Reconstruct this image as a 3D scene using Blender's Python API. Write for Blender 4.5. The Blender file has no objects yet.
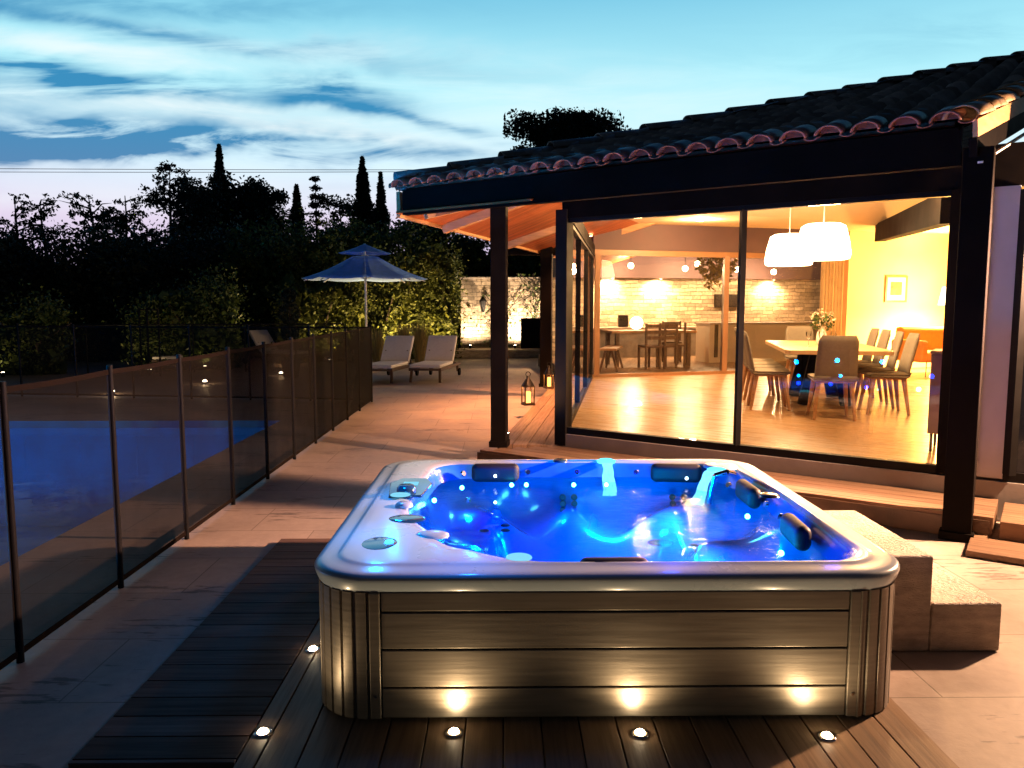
import bpy, math, random
import numpy as np
from mathutils import Vector, Matrix
random.seed(7); rng = np.random.default_rng(7)
R = math.radians
sc = bpy.context.scene
COL = sc.collection

# ------------------------------------------------------------------ camera
PITCH, YAW, F, H = R(5.83), R(0.667), 773.0, 1.6
cam = bpy.data.objects.new('camera', bpy.data.cameras.new('camera')); COL.objects.link(cam)
cam.location = (0, 0, H); cam.rotation_euler = (R(90) - PITCH, 0, -YAW)
cam.data.sensor_width = 36; cam.data.lens = F / 1024 * 36; cam.data.clip_end = 2000; cam.data.clip_start = .05
sc.camera = cam
cp, sp, cy, sy = math.cos(PITCH), math.sin(PITCH), math.cos(YAW), math.sin(YAW)
FW = Vector((sy * cp, cy * cp, -sp)); RT = Vector((cy, -sy, 0)); UP = RT.cross(FW)
def gp(px, py, z=0.0):                       # pixel -> point of a horizontal plane
    d = FW * F + RT * (px - 512) + UP * (384 - py)
    t = (z - H) / d.z
    return Vector((d.x * t, d.y * t, z))
def atY(px, Y, z=0.0):                       # column of the photo at a known distance
    k = (px - 512) / F
    X = (k * (Y * cy * cp + (H - z) * sp) + Y * sy) / (cy - k * sy * cp)
    return X

# ------------------------------------------------------------------ helpers
class MB:
    def __init__(s): s.v = []; s.f = []; s.sm = []
    def add(s, vs, fs, smooth=False):
        n = len(s.v); s.v += [tuple(v) for v in vs]; s.f += [tuple(i + n for i in f) for f in fs]; s.sm += [smooth] * len(fs); return s
    def box(s, c, d, rz=0, M=None):
        x, y, z = d[0] / 2, d[1] / 2, d[2] / 2
        vs = [Vector((a * x, b * y, e * z)) for e in (-1, 1) for b in (-1, 1) for a in (-1, 1)]
        if M is None: M = Matrix.Rotation(rz, 4, 'Z')
        c = Vector(c); vs = [M @ v + c for v in vs]
        return s.add(vs, [(0, 2, 3, 1), (4, 5, 7, 6), (0, 1, 5, 4), (2, 6, 7, 3), (0, 4, 6, 2), (1, 3, 7, 5)])
    def b2(s, a, b):
        return s.box([(a[i] + b[i]) / 2 for i in range(3)], [abs(b[i] - a[i]) for i in range(3)])
    def bar(s, p, q, w, h):                 # rectangular bar from p to q
        p, q = Vector(p), Vector(q); d = q - p; L = d.length; d.normalize()
        up = Vector((0, 0, 1)) if abs(d.z) < .95 else Vector((0, 1, 0))
        r = d.cross(up).normalized(); u2 = r.cross(d).normalized()
        M = Matrix((r, d, u2)).transposed().to_4x4()
        return s.box((p + q) / 2, (w, L, h), M=M)
    def tube(s, p, q, r1, r2=None, n=12, cap=True):
        r2 = r1 if r2 is None else r2
        p, q = Vector(p), Vector(q); d = (q - p).normalized()
        a = d.orthogonal().normalized(); b = d.cross(a)
        vs = []
        for c, r in ((p, r1), (q, r2)):
            vs += [c + (a * math.cos(2 * math.pi * i / n) + b * math.sin(2 * math.pi * i / n)) * r for i in range(n)]
        fs = [(i, (i + 1) % n, n + (i + 1) % n, n + i) for i in range(n)]
        s.add(vs, fs, True)
        if cap:
            s.add(vs[:n], [tuple(range(n - 1, -1, -1))]); s.add(vs[n:], [tuple(range(n))])
        return s
    def path(s, pts, r, n=8):
        for i in range(len(pts) - 1): s.tube(pts[i], pts[i + 1], r[i] if hasattr(r, '__len__') else r, r[i + 1] if hasattr(r, '__len__') else r, n)
        return s
    def lathe(s, prof, c=(0, 0, 0), n=24, sx=1, sy_=1):
        vs = []; c = Vector(c)
        for (r, z) in prof:
            vs += [c + Vector((sx * r * math.cos(2 * math.pi * i / n), sy_ * r * math.sin(2 * math.pi * i / n), z)) for i in range(n)]
        fs = []
        for k in range(len(prof) - 1):
            for i in range(n):
                j = (i + 1) % n; fs.append((k * n + i, k * n + j, (k + 1) * n + j, (k + 1) * n + i))
        return s.add(vs, fs, True)
    def prism(s, poly, z0, z1):
        n = len(poly)
        zs0 = z0 if hasattr(z0, '__len__') else [z0] * n; zs1 = z1 if hasattr(z1, '__len__') else [z1] * n
        vs = [(p[0], p[1], zs0[i]) for i, p in enumerate(poly)] + [(p[0], p[1], zs1[i]) for i, p in enumerate(poly)]
        fs = [tuple(range(n - 1, -1, -1)), tuple(range(n, 2 * n))] + [(i, (i + 1) % n, n + (i + 1) % n, n + i) for i in range(n)]
        return s.add(vs, fs)
    def sphere(s, c, r, n=12, sc3=(1, 1, 1)):
        pr = [(max(1e-4, r * math.sin(math.pi * k / n)), -r * math.cos(math.pi * k / n) * sc3[2]) for k in range(n + 1)]
        return s.lathe(pr, c, n * 2, sc3[0], sc3[1])
    def build(s, name, m, parent=None, bevel=0, loc=None, rz=0):
        me = bpy.data.meshes.new(name); me.from_pydata(s.v, [], s.f)
        me.polygons.foreach_set('use_smooth', s.sm); me.update()
        o = bpy.data.objects.new(name, me); COL.objects.link(o)
        if m: me.materials.append(m)
        if parent: o.parent = parent
        if loc is not None: o.location = loc
        if rz: o.rotation_euler.z = rz
        if bevel:
            b = o.modifiers.new('bevel', 'BEVEL'); b.width = bevel; b.segments = 3; b.limit_method = 'ANGLE'; b.angle_limit = R(40)
        return o

def tag(o, label=None, cat=None, group=None, kind=None):
    if label: o['label'] = label
    if cat: o['category'] = cat
    if group: o['group'] = group
    if kind: o['kind'] = kind
    return o
def thing(name, label, cat, loc=(0, 0, 0), rz=0, group=None):
    o = bpy.data.objects.new(name, None); COL.objects.link(o); o.empty_display_size = .1
    o.location = loc; o.rotation_euler = (0, 0, rz)
    return tag(o, label, cat, group)
def copy_tree(o, parent=None):
    c = o.copy(); COL.objects.link(c); c.parent = parent
    for ch in [x for x in bpy.data.objects if x.parent == o]: copy_tree(ch, c)
    return c
def struct(o): o['kind'] = 'structure'; return o

# ------------------------------------------------------------------ materials
class NT:
    def __init__(s, name):
        s.m = bpy.data.materials.new(name); s.m.use_nodes = True; s.t = s.m.node_tree; s.t.nodes.clear()
        s.out = s.n('ShaderNodeOutputMaterial')
    def n(s, typ, **kw):
        x = s.t.nodes.new(typ)
        for k, v in kw.items(): setattr(x, k, v)
        return x
    def l(s, a, b): s.t.links.new(a, b)
    def co(s, scale=(1, 1, 1), kind='Object', rot=(0, 0, 0)):
        tc = s.n('ShaderNodeTexCoord'); mp = s.n('ShaderNodeMapping'); mp.inputs['Scale'].default_value = scale; mp.inputs['Rotation'].default_value = rot
        if kind == 'World':
            g = s.n('ShaderNodeNewGeometry'); s.l(g.outputs['Position'], mp.inputs['Vector'])
        else: s.l(tc.outputs[kind], mp.inputs['Vector'])
        return mp.outputs[0]
    def noise(s, co, scale, detail=4, rough=.55):
        x = s.n('ShaderNodeTexNoise'); x.inputs['Scale'].default_value = scale; x.inputs['Detail'].default_value = detail; x.inputs['Roughness'].default_value = rough
        s.l(co, x.inputs['Vector']); return x.outputs['Fac']
    def ramp(s, fac, stops):
        x = s.n('ShaderNodeValToRGB'); e = x.color_ramp.elements
        while len(e) < len(stops): e.new(.5)
        for i, (p, c) in enumerate(stops): e[i].position = p; e[i].color = (c if hasattr(c, '__len__') else (c, c, c)) [:3] + (1,) if hasattr(c, '__len__') else (c, c, c, 1)
        s.l(fac, x.inputs[0]); return x.outputs[0]
    def bump(s, h, strength, dist=.01):
        b = s.n('ShaderNodeBump'); b.inputs['Strength'].default_value = strength; b.inputs['Distance'].default_value = dist
        s.l(h, b.inputs['Height']); return b.outputs[0]
    def mul(s, a, b, mode='MULTIPLY', fac=1):
        x = s.n('ShaderNodeMix', data_type='RGBA', blend_type=mode); x.inputs[0].default_value = fac if not hasattr(fac, 'links') else 0
        if hasattr(fac, 'links'): s.l(fac, x.inputs[0])
        s.l(a, x.inputs[6])
        if hasattr(b, 'links'): s.l(b, x.inputs[7])
        else: x.inputs[7].default_value = b
        return x.outputs[2]
    def bsdf(s, color=None, rough=.5, metal=0, normal=None, spec=.5, coat=0):
        b = s.n('ShaderNodeBsdfPrincipled')
        if hasattr(color, 'links'): s.l(color, b.inputs['Base Color'])
        elif color: b.inputs['Base Color'].default_value = (*color, 1)
        if hasattr(rough, 'links'): s.l(rough, b.inputs['Roughness'])
        else: b.inputs['Roughness'].default_value = rough
        b.inputs['Metallic'].default_value = metal; b.inputs['Specular IOR Level'].default_value = spec
        b.inputs['Coat Weight'].default_value = coat; b.inputs['Coat Roughness'].default_value = .08
        if normal: s.l(normal, b.inputs['Normal'])
        return b
    def done(s, sh): s.l(sh if hasattr(sh, 'links') else sh.outputs[0], s.out.inputs[0]); return s.m

def mat(name, c, rough=.6, metal=0, var=.25, scale=6, bump=.15, stretch=(1, 1, 1), spec=.5, coat=0, bd=.004):
    t = NT(name); co = t.co(stretch)
    n = t.noise(co, scale, 5)
    lo = tuple(x * (1 - var) for x in c); hi = tuple(min(1, x * (1 + var)) for x in c)
    col = t.ramp(n, [(.3, lo), (.7, hi)])
    n2 = t.noise(co, scale * 7, 3)
    rr = t.ramp(n, [(.3, max(0, rough - .06)), (.7, min(1, rough + .06))])
    return t.done(t.bsdf(col, rr, metal, t.bump(n2, bump, bd) if bump else None, spec, coat))
def emit(name, c, s):
    t = NT(name); e = t.n('ShaderNodeEmission'); e.inputs[0].default_value = (*c, 1); e.inputs[1].default_value = s
    return t.done(e)

def planks(name, c, w, axis='X', var=.35, rough=.55, L=2.4, rot=0):
    """boards: a tone per board, fibres along the board (axis = the direction the boards run)"""
    t = NT(name); co = t.co((1, 1, 1), 'World', (0, 0, rot))
    sx = t.n('ShaderNodeSeparateXYZ'); t.l(co, sx.inputs[0])
    across = sx.outputs[1] if axis == 'X' else sx.outputs[0]; along = sx.outputs[0] if axis == 'X' else sx.outputs[1]
    d = t.n('ShaderNodeMath', operation='DIVIDE'); t.l(across, d.inputs[0]); d.inputs[1].default_value = w
    fl = t.n('ShaderNodeMath', operation='FLOOR'); t.l(d.outputs[0], fl.inputs[0])
    wn = t.n('ShaderNodeTexWhiteNoise', noise_dimensions='1D'); t.l(fl.outputs[0], wn.inputs['W'])
    st = t.n('ShaderNodeMapping'); st.inputs['Scale'].default_value = (1.6, 34, 8) if axis == 'X' else (34, 1.6, 8); t.l(co, st.inputs[0])
    ad = t.n('ShaderNodeVectorMath', operation='ADD'); t.l(st.outputs[0], ad.inputs[0]); t.l(wn.outputs['Color'], ad.inputs[1])
    sc2 = t.n('ShaderNodeVectorMath', operation='MULTIPLY_ADD'); t.l(wn.outputs['Color'], sc2.inputs[0]); sc2.inputs[1].default_value = (40, 40, 40); t.l(st.outputs[0], sc2.inputs[2])
    g = t.noise(sc2.outputs[0], 1.3, 6, .65)
    base = t.ramp(wn.outputs['Value'], [(0, tuple(x * (1 - var) for x in c)), (1, tuple(min(1, x * (1 + var)) for x in c))])
    gr = t.ramp(g, [(.25, .5), (.6, 1.0), (.8, .8)])
    big = t.ramp(t.noise(co, 1.1, 4), [(.3, .75), (.7, 1.0)])
    col = t.mul(t.mul(base, gr), big)
    rr = t.ramp(g, [(.3, rough + .12), (.7, rough - .08)])
    return t.done(t.bsdf(col, rr, 0, t.bump(g, .35, .004), .25))

def stone_wall(name, c, bw=.34, rh=.11, rot=0):
    t = NT(name); g = t.n('ShaderNodeNewGeometry'); sx = t.n('ShaderNodeSeparateXYZ'); t.l(g.outputs['Position'], sx.inputs[0])
    a = t.n('ShaderNodeMath', operation='MULTIPLY'); t.l(sx.outputs[0], a.inputs[0]); a.inputs[1].default_value = math.cos(rot)
    b = t.n('ShaderNodeMath', operation='MULTIPLY_ADD'); t.l(sx.outputs[1], b.inputs[0]); b.inputs[1].default_value = math.sin(rot); t.l(a.outputs[0], b.inputs[2])
    cb = t.n('ShaderNodeCombineXYZ'); t.l(b.outputs[0], cb.inputs[0]); t.l(sx.outputs[2], cb.inputs[1])
    co = cb.outputs[0]
    nz = t.n('ShaderNodeTexNoise'); nz.inputs['Scale'].default_value = 3.0; nz.inputs['Detail'].default_value = 3; t.l(co, nz.inputs['Vector'])
    wa = t.n('ShaderNodeVectorMath', operation='MULTIPLY_ADD'); t.l(nz.outputs['Color'], wa.inputs[0]); wa.inputs[1].default_value = (.16, .10, 0); t.l(co, wa.inputs[2])
    def br(w_, h_, off):
        k = t.n('ShaderNodeTexBrick'); k.offset = off; k.squash = .7; k.squash_frequency = 3
        k.inputs['Scale'].default_value = 1; k.inputs['Brick Width'].default_value = w_; k.inputs['Row Height'].default_value = h_; k.inputs['Mortar Size'].default_value = .008; k.inputs['Mortar Smooth'].default_value = .6; k.inputs['Bias'].default_value = 0
        k.inputs['Color1'].default_value = (*[x * .6 for x in c], 1); k.inputs['Color2'].default_value = (*[min(1, x * 1.3) for x in c], 1); k.inputs['Mortar'].default_value = (*[x * .35 for x in c], 1)
        t.l(wa.outputs[0], k.inputs['Vector']); return k
    k1 = br(bw, rh, .5)
    fine = t.ramp(t.noise(g.outputs['Position'], 14, 6, .65), [(.3, .6), (.7, 1.0)]); big = t.ramp(t.noise(g.outputs['Position'], 2.5, 3), [(.3, .75), (.7, 1.1)])
    col = t.mul(t.mul(k1.outputs['Color'], fine), big)
    hh = t.mul(t.mul(k1.outputs['Fac'], (1, 1, 1, 1), 'DIFFERENCE'), fine)
    return t.done(t.bsdf(col, .85, 0, t.bump(hh, .9, .03)))

def paving():
    t = NT('stone_paving'); co = t.co((1, 1, 1), 'World')
    b = t.n('ShaderNodeTexBrick'); t.l(co, b.inputs['Vector']); b.offset = .5
    b.inputs['Scale'].default_value = 1; b.inputs['Brick Width'].default_value = .9; b.inputs['Row Height'].default_value = .6
    b.inputs['Mortar Size'].default_value = .004; b.inputs['Mortar Smooth'].default_value = .3
    b.inputs['Color1'].default_value = (.43, .35, .295, 1); b.inputs['Color2'].default_value = (.51, .41, .345, 1); b.inputs['Mortar'].default_value = (.23, .19, .15, 1)
    n = t.noise(co, 1.7, 7, .65); n2 = t.noise(co, 16, 5, .6)
    col = t.mul(b.outputs['Color'], t.ramp(n, [(.3, (.72, .70, .68)), (.7, (1, 1, 1))]))
    # small pits and worn holes of travertine, in rows
    pc = t.co((5, 26, 5), 'World'); pn = t.noise(pc, 1.0, 4, .6)
    band = t.noise(t.co((.8, 3.2, 1), 'World'), 1, 2)
    pm = t.n('ShaderNodeMath', operation='MULTIPLY'); t.l(pn, pm.inputs[0]); t.l(band, pm.inputs[1])
    pit = t.ramp(pm.outputs[0], [(.34, 1.0), (.385, .42)])
    col = t.mul(col, pit); col = t.mul(col, t.ramp(n2, [(.3, .86), (.7, 1.0)]))
    rr = t.ramp(n, [(.3, .42), (.7, .62)])
    bm = t.bump(t.mul(t.mul(b.outputs['Fac'], (1, 1, 1, 1), 'DIFFERENCE'), t.mul(n2, pit)), .35, .006)
    return t.done(t.bsdf(col, rr, 0, bm, .3))

def glassy(name, tint=(1, 1, 1), refl=1.0, rough=0.0, bump=None, ior=1.45):
    t = NT(name); tr = t.n('ShaderNodeBsdfTransparent'); tr.inputs[0].default_value = (*tint, 1)
    gl = t.n('ShaderNodeBsdfGlossy'); gl.inputs['Roughness'].default_value = rough; gl.inputs[0].default_value = (refl, refl, refl, 1)
    fr = t.n('ShaderNodeFresnel'); fr.inputs[0].default_value = ior
    if bump:
        co = t.co((1, 1, 1), 'World'); n = t.noise(co, bump[0], 3, .5); bb = t.bump(n, bump[1], bump[2])
        t.l(bb, gl.inputs['Normal']); t.l(bb, fr.inputs['Normal'])
    mx = t.n('ShaderNodeMixShader'); t.l(fr.outputs[0], mx.inputs[0]); t.l(tr.outputs[0], mx.inputs[1]); t.l(gl.outputs[0], mx.inputs[2])
    return t.done(mx)

def netting():
    t = NT('fence_mesh'); d = t.bsdf((.006, .005, .004), .9, spec=.05)
    tr = t.n('ShaderNodeBsdfTransparent')
    co = t.co((1, 1, 1), 'World'); n = t.ramp(t.noise(co, 3, 3), [(.3, .62), (.7, .55)])      # open share of the weave, seen square on
    lw = t.n('ShaderNodeLayerWeight'); lw.inputs[0].default_value = .5                        # a weave closes as it is seen along its plane
    cs = t.n('ShaderNodeMath', operation='SUBTRACT'); cs.inputs[0].default_value = 1.0; t.l(lw.outputs['Facing'], cs.inputs[1])
    mxx = t.n('ShaderNodeMath', operation='MAXIMUM'); t.l(cs.outputs[0], mxx.inputs[0]); mxx.inputs[1].default_value = .05
    iv = t.n('ShaderNodeMath', operation='DIVIDE'); iv.inputs[0].default_value = 1.0; t.l(mxx.outputs[0], iv.inputs[1])
    pw_ = t.n('ShaderNodeMath', operation='POWER'); t.l(n, pw_.inputs[0]); t.l(iv.outputs[0], pw_.inputs[1])
    al_ = t.n('ShaderNodeMath', operation='SUBTRACT'); al_.inputs[0].default_value = 1.0; t.l(pw_.outputs[0], al_.inputs[1]); n = al_.outputs[0]
    mx = t.n('ShaderNodeMixShader'); t.l(n, mx.inputs[0]); t.l(tr.outputs[0], mx.inputs[1]); t.l(d.outputs[0], mx.inputs[2])
    return t.done(mx)

def leafm(name, c, var=.5, rough=.55):
    t = NT(name); g = t.n('ShaderNodeNewGeometry')
    col = t.ramp(g.outputs['Random Per Island'], [(0, tuple(x * (1 - var) for x in c)), (.6, c), (1, (c[0] * 1.7, c[1] * 1.5, c[2] * 1.1))])
    b = t.bsdf(col, rough, 0, None, .3)
    tl = t.n('ShaderNodeBsdfTranslucent'); t.l(col, tl.inputs[0])
    mx = t.n('ShaderNodeMixShader'); mx.inputs[0].default_value = .25; t.l(b.outputs[0], mx.inputs[1]); t.l(tl.outputs[0], mx.inputs[2])
    return t.done(mx)

def tiles_mat(name, c):
    t = NT(name); co = t.co((1, 1, 1), 'Object')
    sx = t.n('ShaderNodeSeparateXYZ'); t.l(co, sx.inputs[0])
    comb = t.n('ShaderNodeCombineXYZ')
    for i, w in ((0, .24), (1, .36)):
        d = t.n('ShaderNodeMath', operation='DIVIDE'); t.l(sx.outputs[i], d.inputs[0]); d.inputs[1].default_value = w
        f = t.n('ShaderNodeMath', operation='FLOOR'); t.l(d.outputs[0], f.inputs[0]); t.l(f.outputs[0], comb.inputs[i])
    wn = t.n('ShaderNodeTexWhiteNoise', noise_dimensions='2D'); t.l(comb.outputs[0], wn.inputs['Vector'])
    base = t.ramp(wn.outputs['Value'], [(0, tuple(x * .6 for x in c)), (.6, c), (1, tuple(x * 1.4 for x in c))])
    fn = t.ramp(t.noise(co, 14, 6, .7), [(.3, .6), (.7, 1.0)])
    return t.done(t.bsdf(t.mul(base, fn), .55, 0, t.bump(fn, .5, .006)))

M = {}
M['paving'] = paving()
M['deck_x'] = planks('weathered_boards', (.15, .088, .068), .142, 'X', .45, .66)
M['deck_y'] = planks('oiled_boards', (.30, .195, .115), .142, 'Y', .25, .5)
M['dark'] = mat('dark_timber_and_shade', (.006, .0045, .004), .7, 0, .3, 3, .2, (1, 1, 1), spec=.04)
M['frame'] = mat('dark_aluminium', (.007, .006, .006), .5, 0, .2, 8, .05, spec=.12)
M['plinth'] = mat('rendered_plinth', (.30, .27, .26), .8, 0, .12, 4, .3)
M['render'] = mat('white_render', (.55, .52, .56), .85, 0, .06, 5, .3)
M['yellow_wall'] = mat('interior_plaster', (.78, .62, .38), .85, 0, .05, 3, .15)
M['ceiling'] = mat('ceiling_plaster', (.74, .62, .42), .85, 0, .04, 3, .1)
M['mauve'] = mat('purple_brown_lintel', (.085, .048, .052), .7, 0, .15, 3, .1)
M['soffit'] = planks('pine_soffit', (.42, .115, .035), .09, 'X', .3, .5, rot=R(35.4))
M['rafter'] = mat('pale_rafter', (.46, .26, .12), .6, 0, .25, 5, .2, (1, 1, 6))
M['tile'] = tiles_mat('terracotta_barrel_tiles', (.36, .34, .35))
M['tile_red'] = tiles_mat('terracotta_tile_ends', (.40, .15, .10))
M['verge_tile'] = tiles_mat('ochre_verge_tiles', (.46, .31, .19))
M['glass'] = glassy('window_glass', (.97, .96, .95), .9)
M['water_tub'] = glassy('tub_water', (.80, .93, 1.0), .16, 0, (9, .35, .02), 1.33)
M['water_pool'] = glassy('pool_water', (.35, .75, 1.0), .4, .01, (3.0, .25, .02), 1.33)
M['gel'] = mat('pearl_acrylic', (.34, .40, .45), .30, 0, .05, 3, 0, coat=.35)
M['cabinet'] = mat('taupe_cabinet_panel', (.205, .175, .140), .40, .45, .16, 5, .18, (.6, .6, 16), bd=.002)
M['cab_dark'] = mat('cabinet_groove', (.02, .016, .012), .6, .2)
M['pillow'] = mat('black_pillow', (.006, .006, .010), .6, 0, .2, 8, .1)
M['panelblk'] = mat('glossy_control', (.02, .06, .10), .08, 0, .1, 3, 0, coat=1)
M['chrome'] = mat('chrome', (.7, .72, .75), .12, 1, .05, 5, 0)
M['poolwall'] = mat('pool_liner', (.05, .42, .72), .5, 0, .1, 2, .05)
M['net'] = netting()
M['post'] = mat('black_post', (.006, .006, .007), .6, 0, spec=.08)
M['strap'] = mat('brown_strap', (.008, .005, .004), .8, spec=.04)
M['stonewall'] = stone_wall('rubble_stone', (.50, .38, .26), .30, .12)
M['stonewall2'] = stone_wall('ledge_stone', (.52, .40, .27), .34, .10, R(16))
M['travertine'] = mat('travertine_block', (.40, .32, .25), .6, 0, .32, 9, .9, (1, 1, 2.8), bd=.012)
M['wood'] = mat('oak', (.42, .23, .10), .45, 0, .25, 5, .15, (1, 1, 5))
M['oaktop'] = mat('pale_oak_top', (.55, .36, .19), .35, 0, .15, 4, .1, (1, 8, 1))
M['darkwood'] = mat('teak', (.10, .055, .03), .5, 0, .3, 6, .2)
M['grey'] = mat('grey_chair_fabric', (.21, .18, .135), .9, 0, .1, 40, .3)
M['whitefab'] = mat('white_cushion', (.82, .78, .77), .9, 0, .05, 20, .2)
M['bluefab'] = mat('blue_canopy', (.22, .40, .90), .8, 0, .12, 9, .1)
M['paintwhite'] = mat('white_paint', (.75, .73, .70), .5, 0, .04, 4, .03)
M['orange'] = mat('orange_velvet', (.58, .24, .05), .8, 0, .12, 12, .15)
M['floor'] = planks('interior_floor', (.58, .37, .20), .19, 'X', .10, .27, rot=R(35.4))
M['bark'] = mat('bark', (.05, .035, .025), .9, 0, .3, 9, .6)
M['leaf'] = leafm('hedge_leaves', (.055, .085, .022))
M['leafd'] = leafm('dark_leaves', (.018, .026, .014))
M['cypress'] = leafm('cypress_leaves', (.012, .020, .012))
M['bamboo'] = leafm('bright_leaves', (.10, .12, .025))
M['straw'] = leafm('straw_grass', (.30, .24, .10))
M['soil'] = mat('garden_soil', (.035, .035, .02), .95, 0, .4, 3, .8)
M['brown'] = mat('brown_cabinet', (.30, .16, .08), .4, 0, .12, 4, .1)
M['beige'] = mat('beige_curtain', (.55, .40, .22), .9, 0, .1, 6, .1)
M['picture'] = mat('small_print', (.10, .12, .06), .6, 0, .8, 9, 0)
M['candle'] = emit('candle_glow', (1.0, .40, .08), 4)
M['shade'] = emit('lamp_shade_glow', (1.0, .74, .42), 12)
def thin_shade():
    t = NT('thin_lamp_shade'); e = t.n('ShaderNodeEmission'); e.inputs[0].default_value = (1, .72, .38, 1); e.inputs[1].default_value = 10
    tr = t.n('ShaderNodeBsdfTransparent'); mx = t.n('ShaderNodeMixShader'); mx.inputs[0].default_value = .5; t.l(tr.outputs[0], mx.inputs[1]); t.l(e.outputs[0], mx.inputs[2]); return t.done(mx)
M['shade_thin'] = thin_shade()
M['bulb'] = emit('warm_bulb', (1.0, .70, .36), 45)
M['spot'] = emit('spot_glow', (1.0, .78, .48), 70)
M['led_c'] = emit('cyan_led', (.10, .85, 1.0), 30)
M['led_w'] = emit('white_blue_led', (.55, .8, 1.0), 14)
M['lcd'] = emit('display_glow', (.25, .75, 1.0), .9)
M['ivory'] = mat('ivory_cabinet', (.62, .52, .40), .5, 0, .05, 3, .05)

def light(name, loc, c, power, r=.05, parent=None, spot=None, aim=(0, 0, 1), blend=.6):
    d = bpy.data.lights.new(name, 'SPOT' if spot else 'POINT'); d.color = c; d.energy = power; d.shadow_soft_size = r
    if spot: d.spot_size = R(spot); d.spot_blend = blend
    o = bpy.data.objects.new(name, d); COL.objects.link(o); o.location = loc
    if spot: o.rotation_euler = Vector(aim).to_track_quat('-Z', 'Y').to_euler()
    if parent: o.parent = parent
    return o
WARM = (1.0, .62, .30)

# ------------------------------------------------------------------ world : dusk sky
w = bpy.data.worlds.new('World'); sc.world = w; w.use_nodes = True
nt = w.node_tree; nt.nodes.clear(); N = nt.nodes; L = nt.links
def wn(t, **k):
    x = N.new(t)
    for a, b in k.items(): setattr(x, a, b)
    return x
out = wn('ShaderNodeOutputWorld'); bg = wn('ShaderNodeBackground'); L.new(bg.outputs[0], out.inputs[0])
tc = wn('ShaderNodeTexCoord'); sep = wn('ShaderNodeSeparateXYZ'); L.new(tc.outputs['Generated'], sep.inputs[0])
def math_(op, a, b=None, c=None, clamp=False):
    x = wn('ShaderNodeMath', operation=op); x.use_clamp = clamp
    for i, v in enumerate((a, b, c)):
        if v is None: continue
        if hasattr(v, 'links'): L.new(v, x.inputs[i])
        else: x.inputs[i].default_value = v
    return x.outputs[0]
def wramp(fac, stops, interp='EASE'):
    x = wn('ShaderNodeValToRGB'); x.color_ramp.interpolation = interp; e = x.color_ramp.elements
    while len(e) < len(stops): e.new(.5)
    for i, (p, c) in enumerate(stops): e[i].position = p; e[i].color = (*c, 1) if hasattr(c, '__len__') else (c, c, c, 1)
    L.new(fac, x.inputs[0]); return x.outputs[0]
def wmix(f, a, b, mode='MIX'):
    x = wn('ShaderNodeMix', data_type='RGBA', blend_type=mode)
    for i, v in ((0, f), (6, a), (7, b)):
        if hasattr(v, 'links'): L.new(v, x.inputs[i])
        else: x.inputs[i].default_value = v
    return x.outputs[2]
elev = sep.outputs[2]
grad = wramp(elev, [(0, (.46, .36, .62)), (.10, (.72, .62, .80)), (.17, (.68, .88, .97)), (.26, (.42, .84, .93)), (.40, (.085, .42, .66)), (.47, (.02, .16, .38)), (.60, (.003, .055, .20)), (1, (.002, .030, .15))], 'LINEAR')
az = math_('MULTIPLY_ADD', sep.outputs[1], .5, .5); az = wramp(sep.outputs[1], [(0, .05), (.25, .14), (.55, .55), (.78, 1.0)])
# clouds : soft bands across the western sky, with frayed edges (u = tan azimuth, v = tan elevation)
yy = math_('MAXIMUM', sep.outputs[1], .05); u0 = math_('DIVIDE', sep.outputs[0], yy); v0 = math_('DIVIDE', sep.outputs[2], yy)
cv = wn('ShaderNodeCombineXYZ'); L.new(u0, cv.inputs[0]); L.new(v0, cv.inputs[1])
def wnoise(co, sc_, d, r, dist=0, scale=(1, 1, 1), rot=0, loc=(0, 0, 0)):
    mp = wn('ShaderNodeMapping'); mp.inputs['Scale'].default_value = scale; mp.inputs['Rotation'].default_value = (0, 0, rot); mp.inputs['Location'].default_value = loc; L.new(co, mp.inputs[0])
    x = wn('ShaderNodeTexNoise'); x.inputs['Scale'].default_value = sc_; x.inputs['Detail'].default_value = d; x.inputs['Roughness'].default_value = r; x.inputs['Distortion'].default_value = dist
    L.new(mp.outputs[0], x.inputs['Vector']); return x.outputs['Fac']
wob = wnoise(cv.outputs[0], 3.2, 5, .55, .3, (1, 2.2, 1)); wob2 = wnoise(cv.outputs[0], 2.4, 4, .5, 0, (1, 1.6, 1), 0, (4, 7, 0))
u1 = math_('MULTIPLY_ADD', wob2, .22, math_('SUBTRACT', u0, .11)); v1 = math_('MULTIPLY_ADD', wob, .11, math_('SUBTRACT', v0, .055))
fray = wnoise(cv.outputs[0], 5.0, 8, .62, .6, (.8, 5.0, 1), R(6), (1, 3, 0))
def band(px, py, hw_, hh, slope, amp):
    a_, b_ = (px - 503) / F, (305 - py) / F
    du = math_('SUBTRACT', u1, a_); dv = math_('MULTIPLY_ADD', du, slope, math_('SUBTRACT', v1, b_))
    e1 = math_('POWER', math_('ABSOLUTE', math_('DIVIDE', du, hw_ / F)), 2.0); e2 = math_('POWER', math_('ABSOLUTE', math_('DIVIDE', dv, hh / F)), 2.0)
    return math_('MULTIPLY', math_('EXPONENT', math_('MULTIPLY', math_('ADD', e1, e2), -1.0)), amp)
def total(bs):
    t_ = None
    for b_ in bs: o_ = band(*b_); t_ = o_ if t_ is None else math_('ADD', t_, o_)
    return t_
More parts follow.
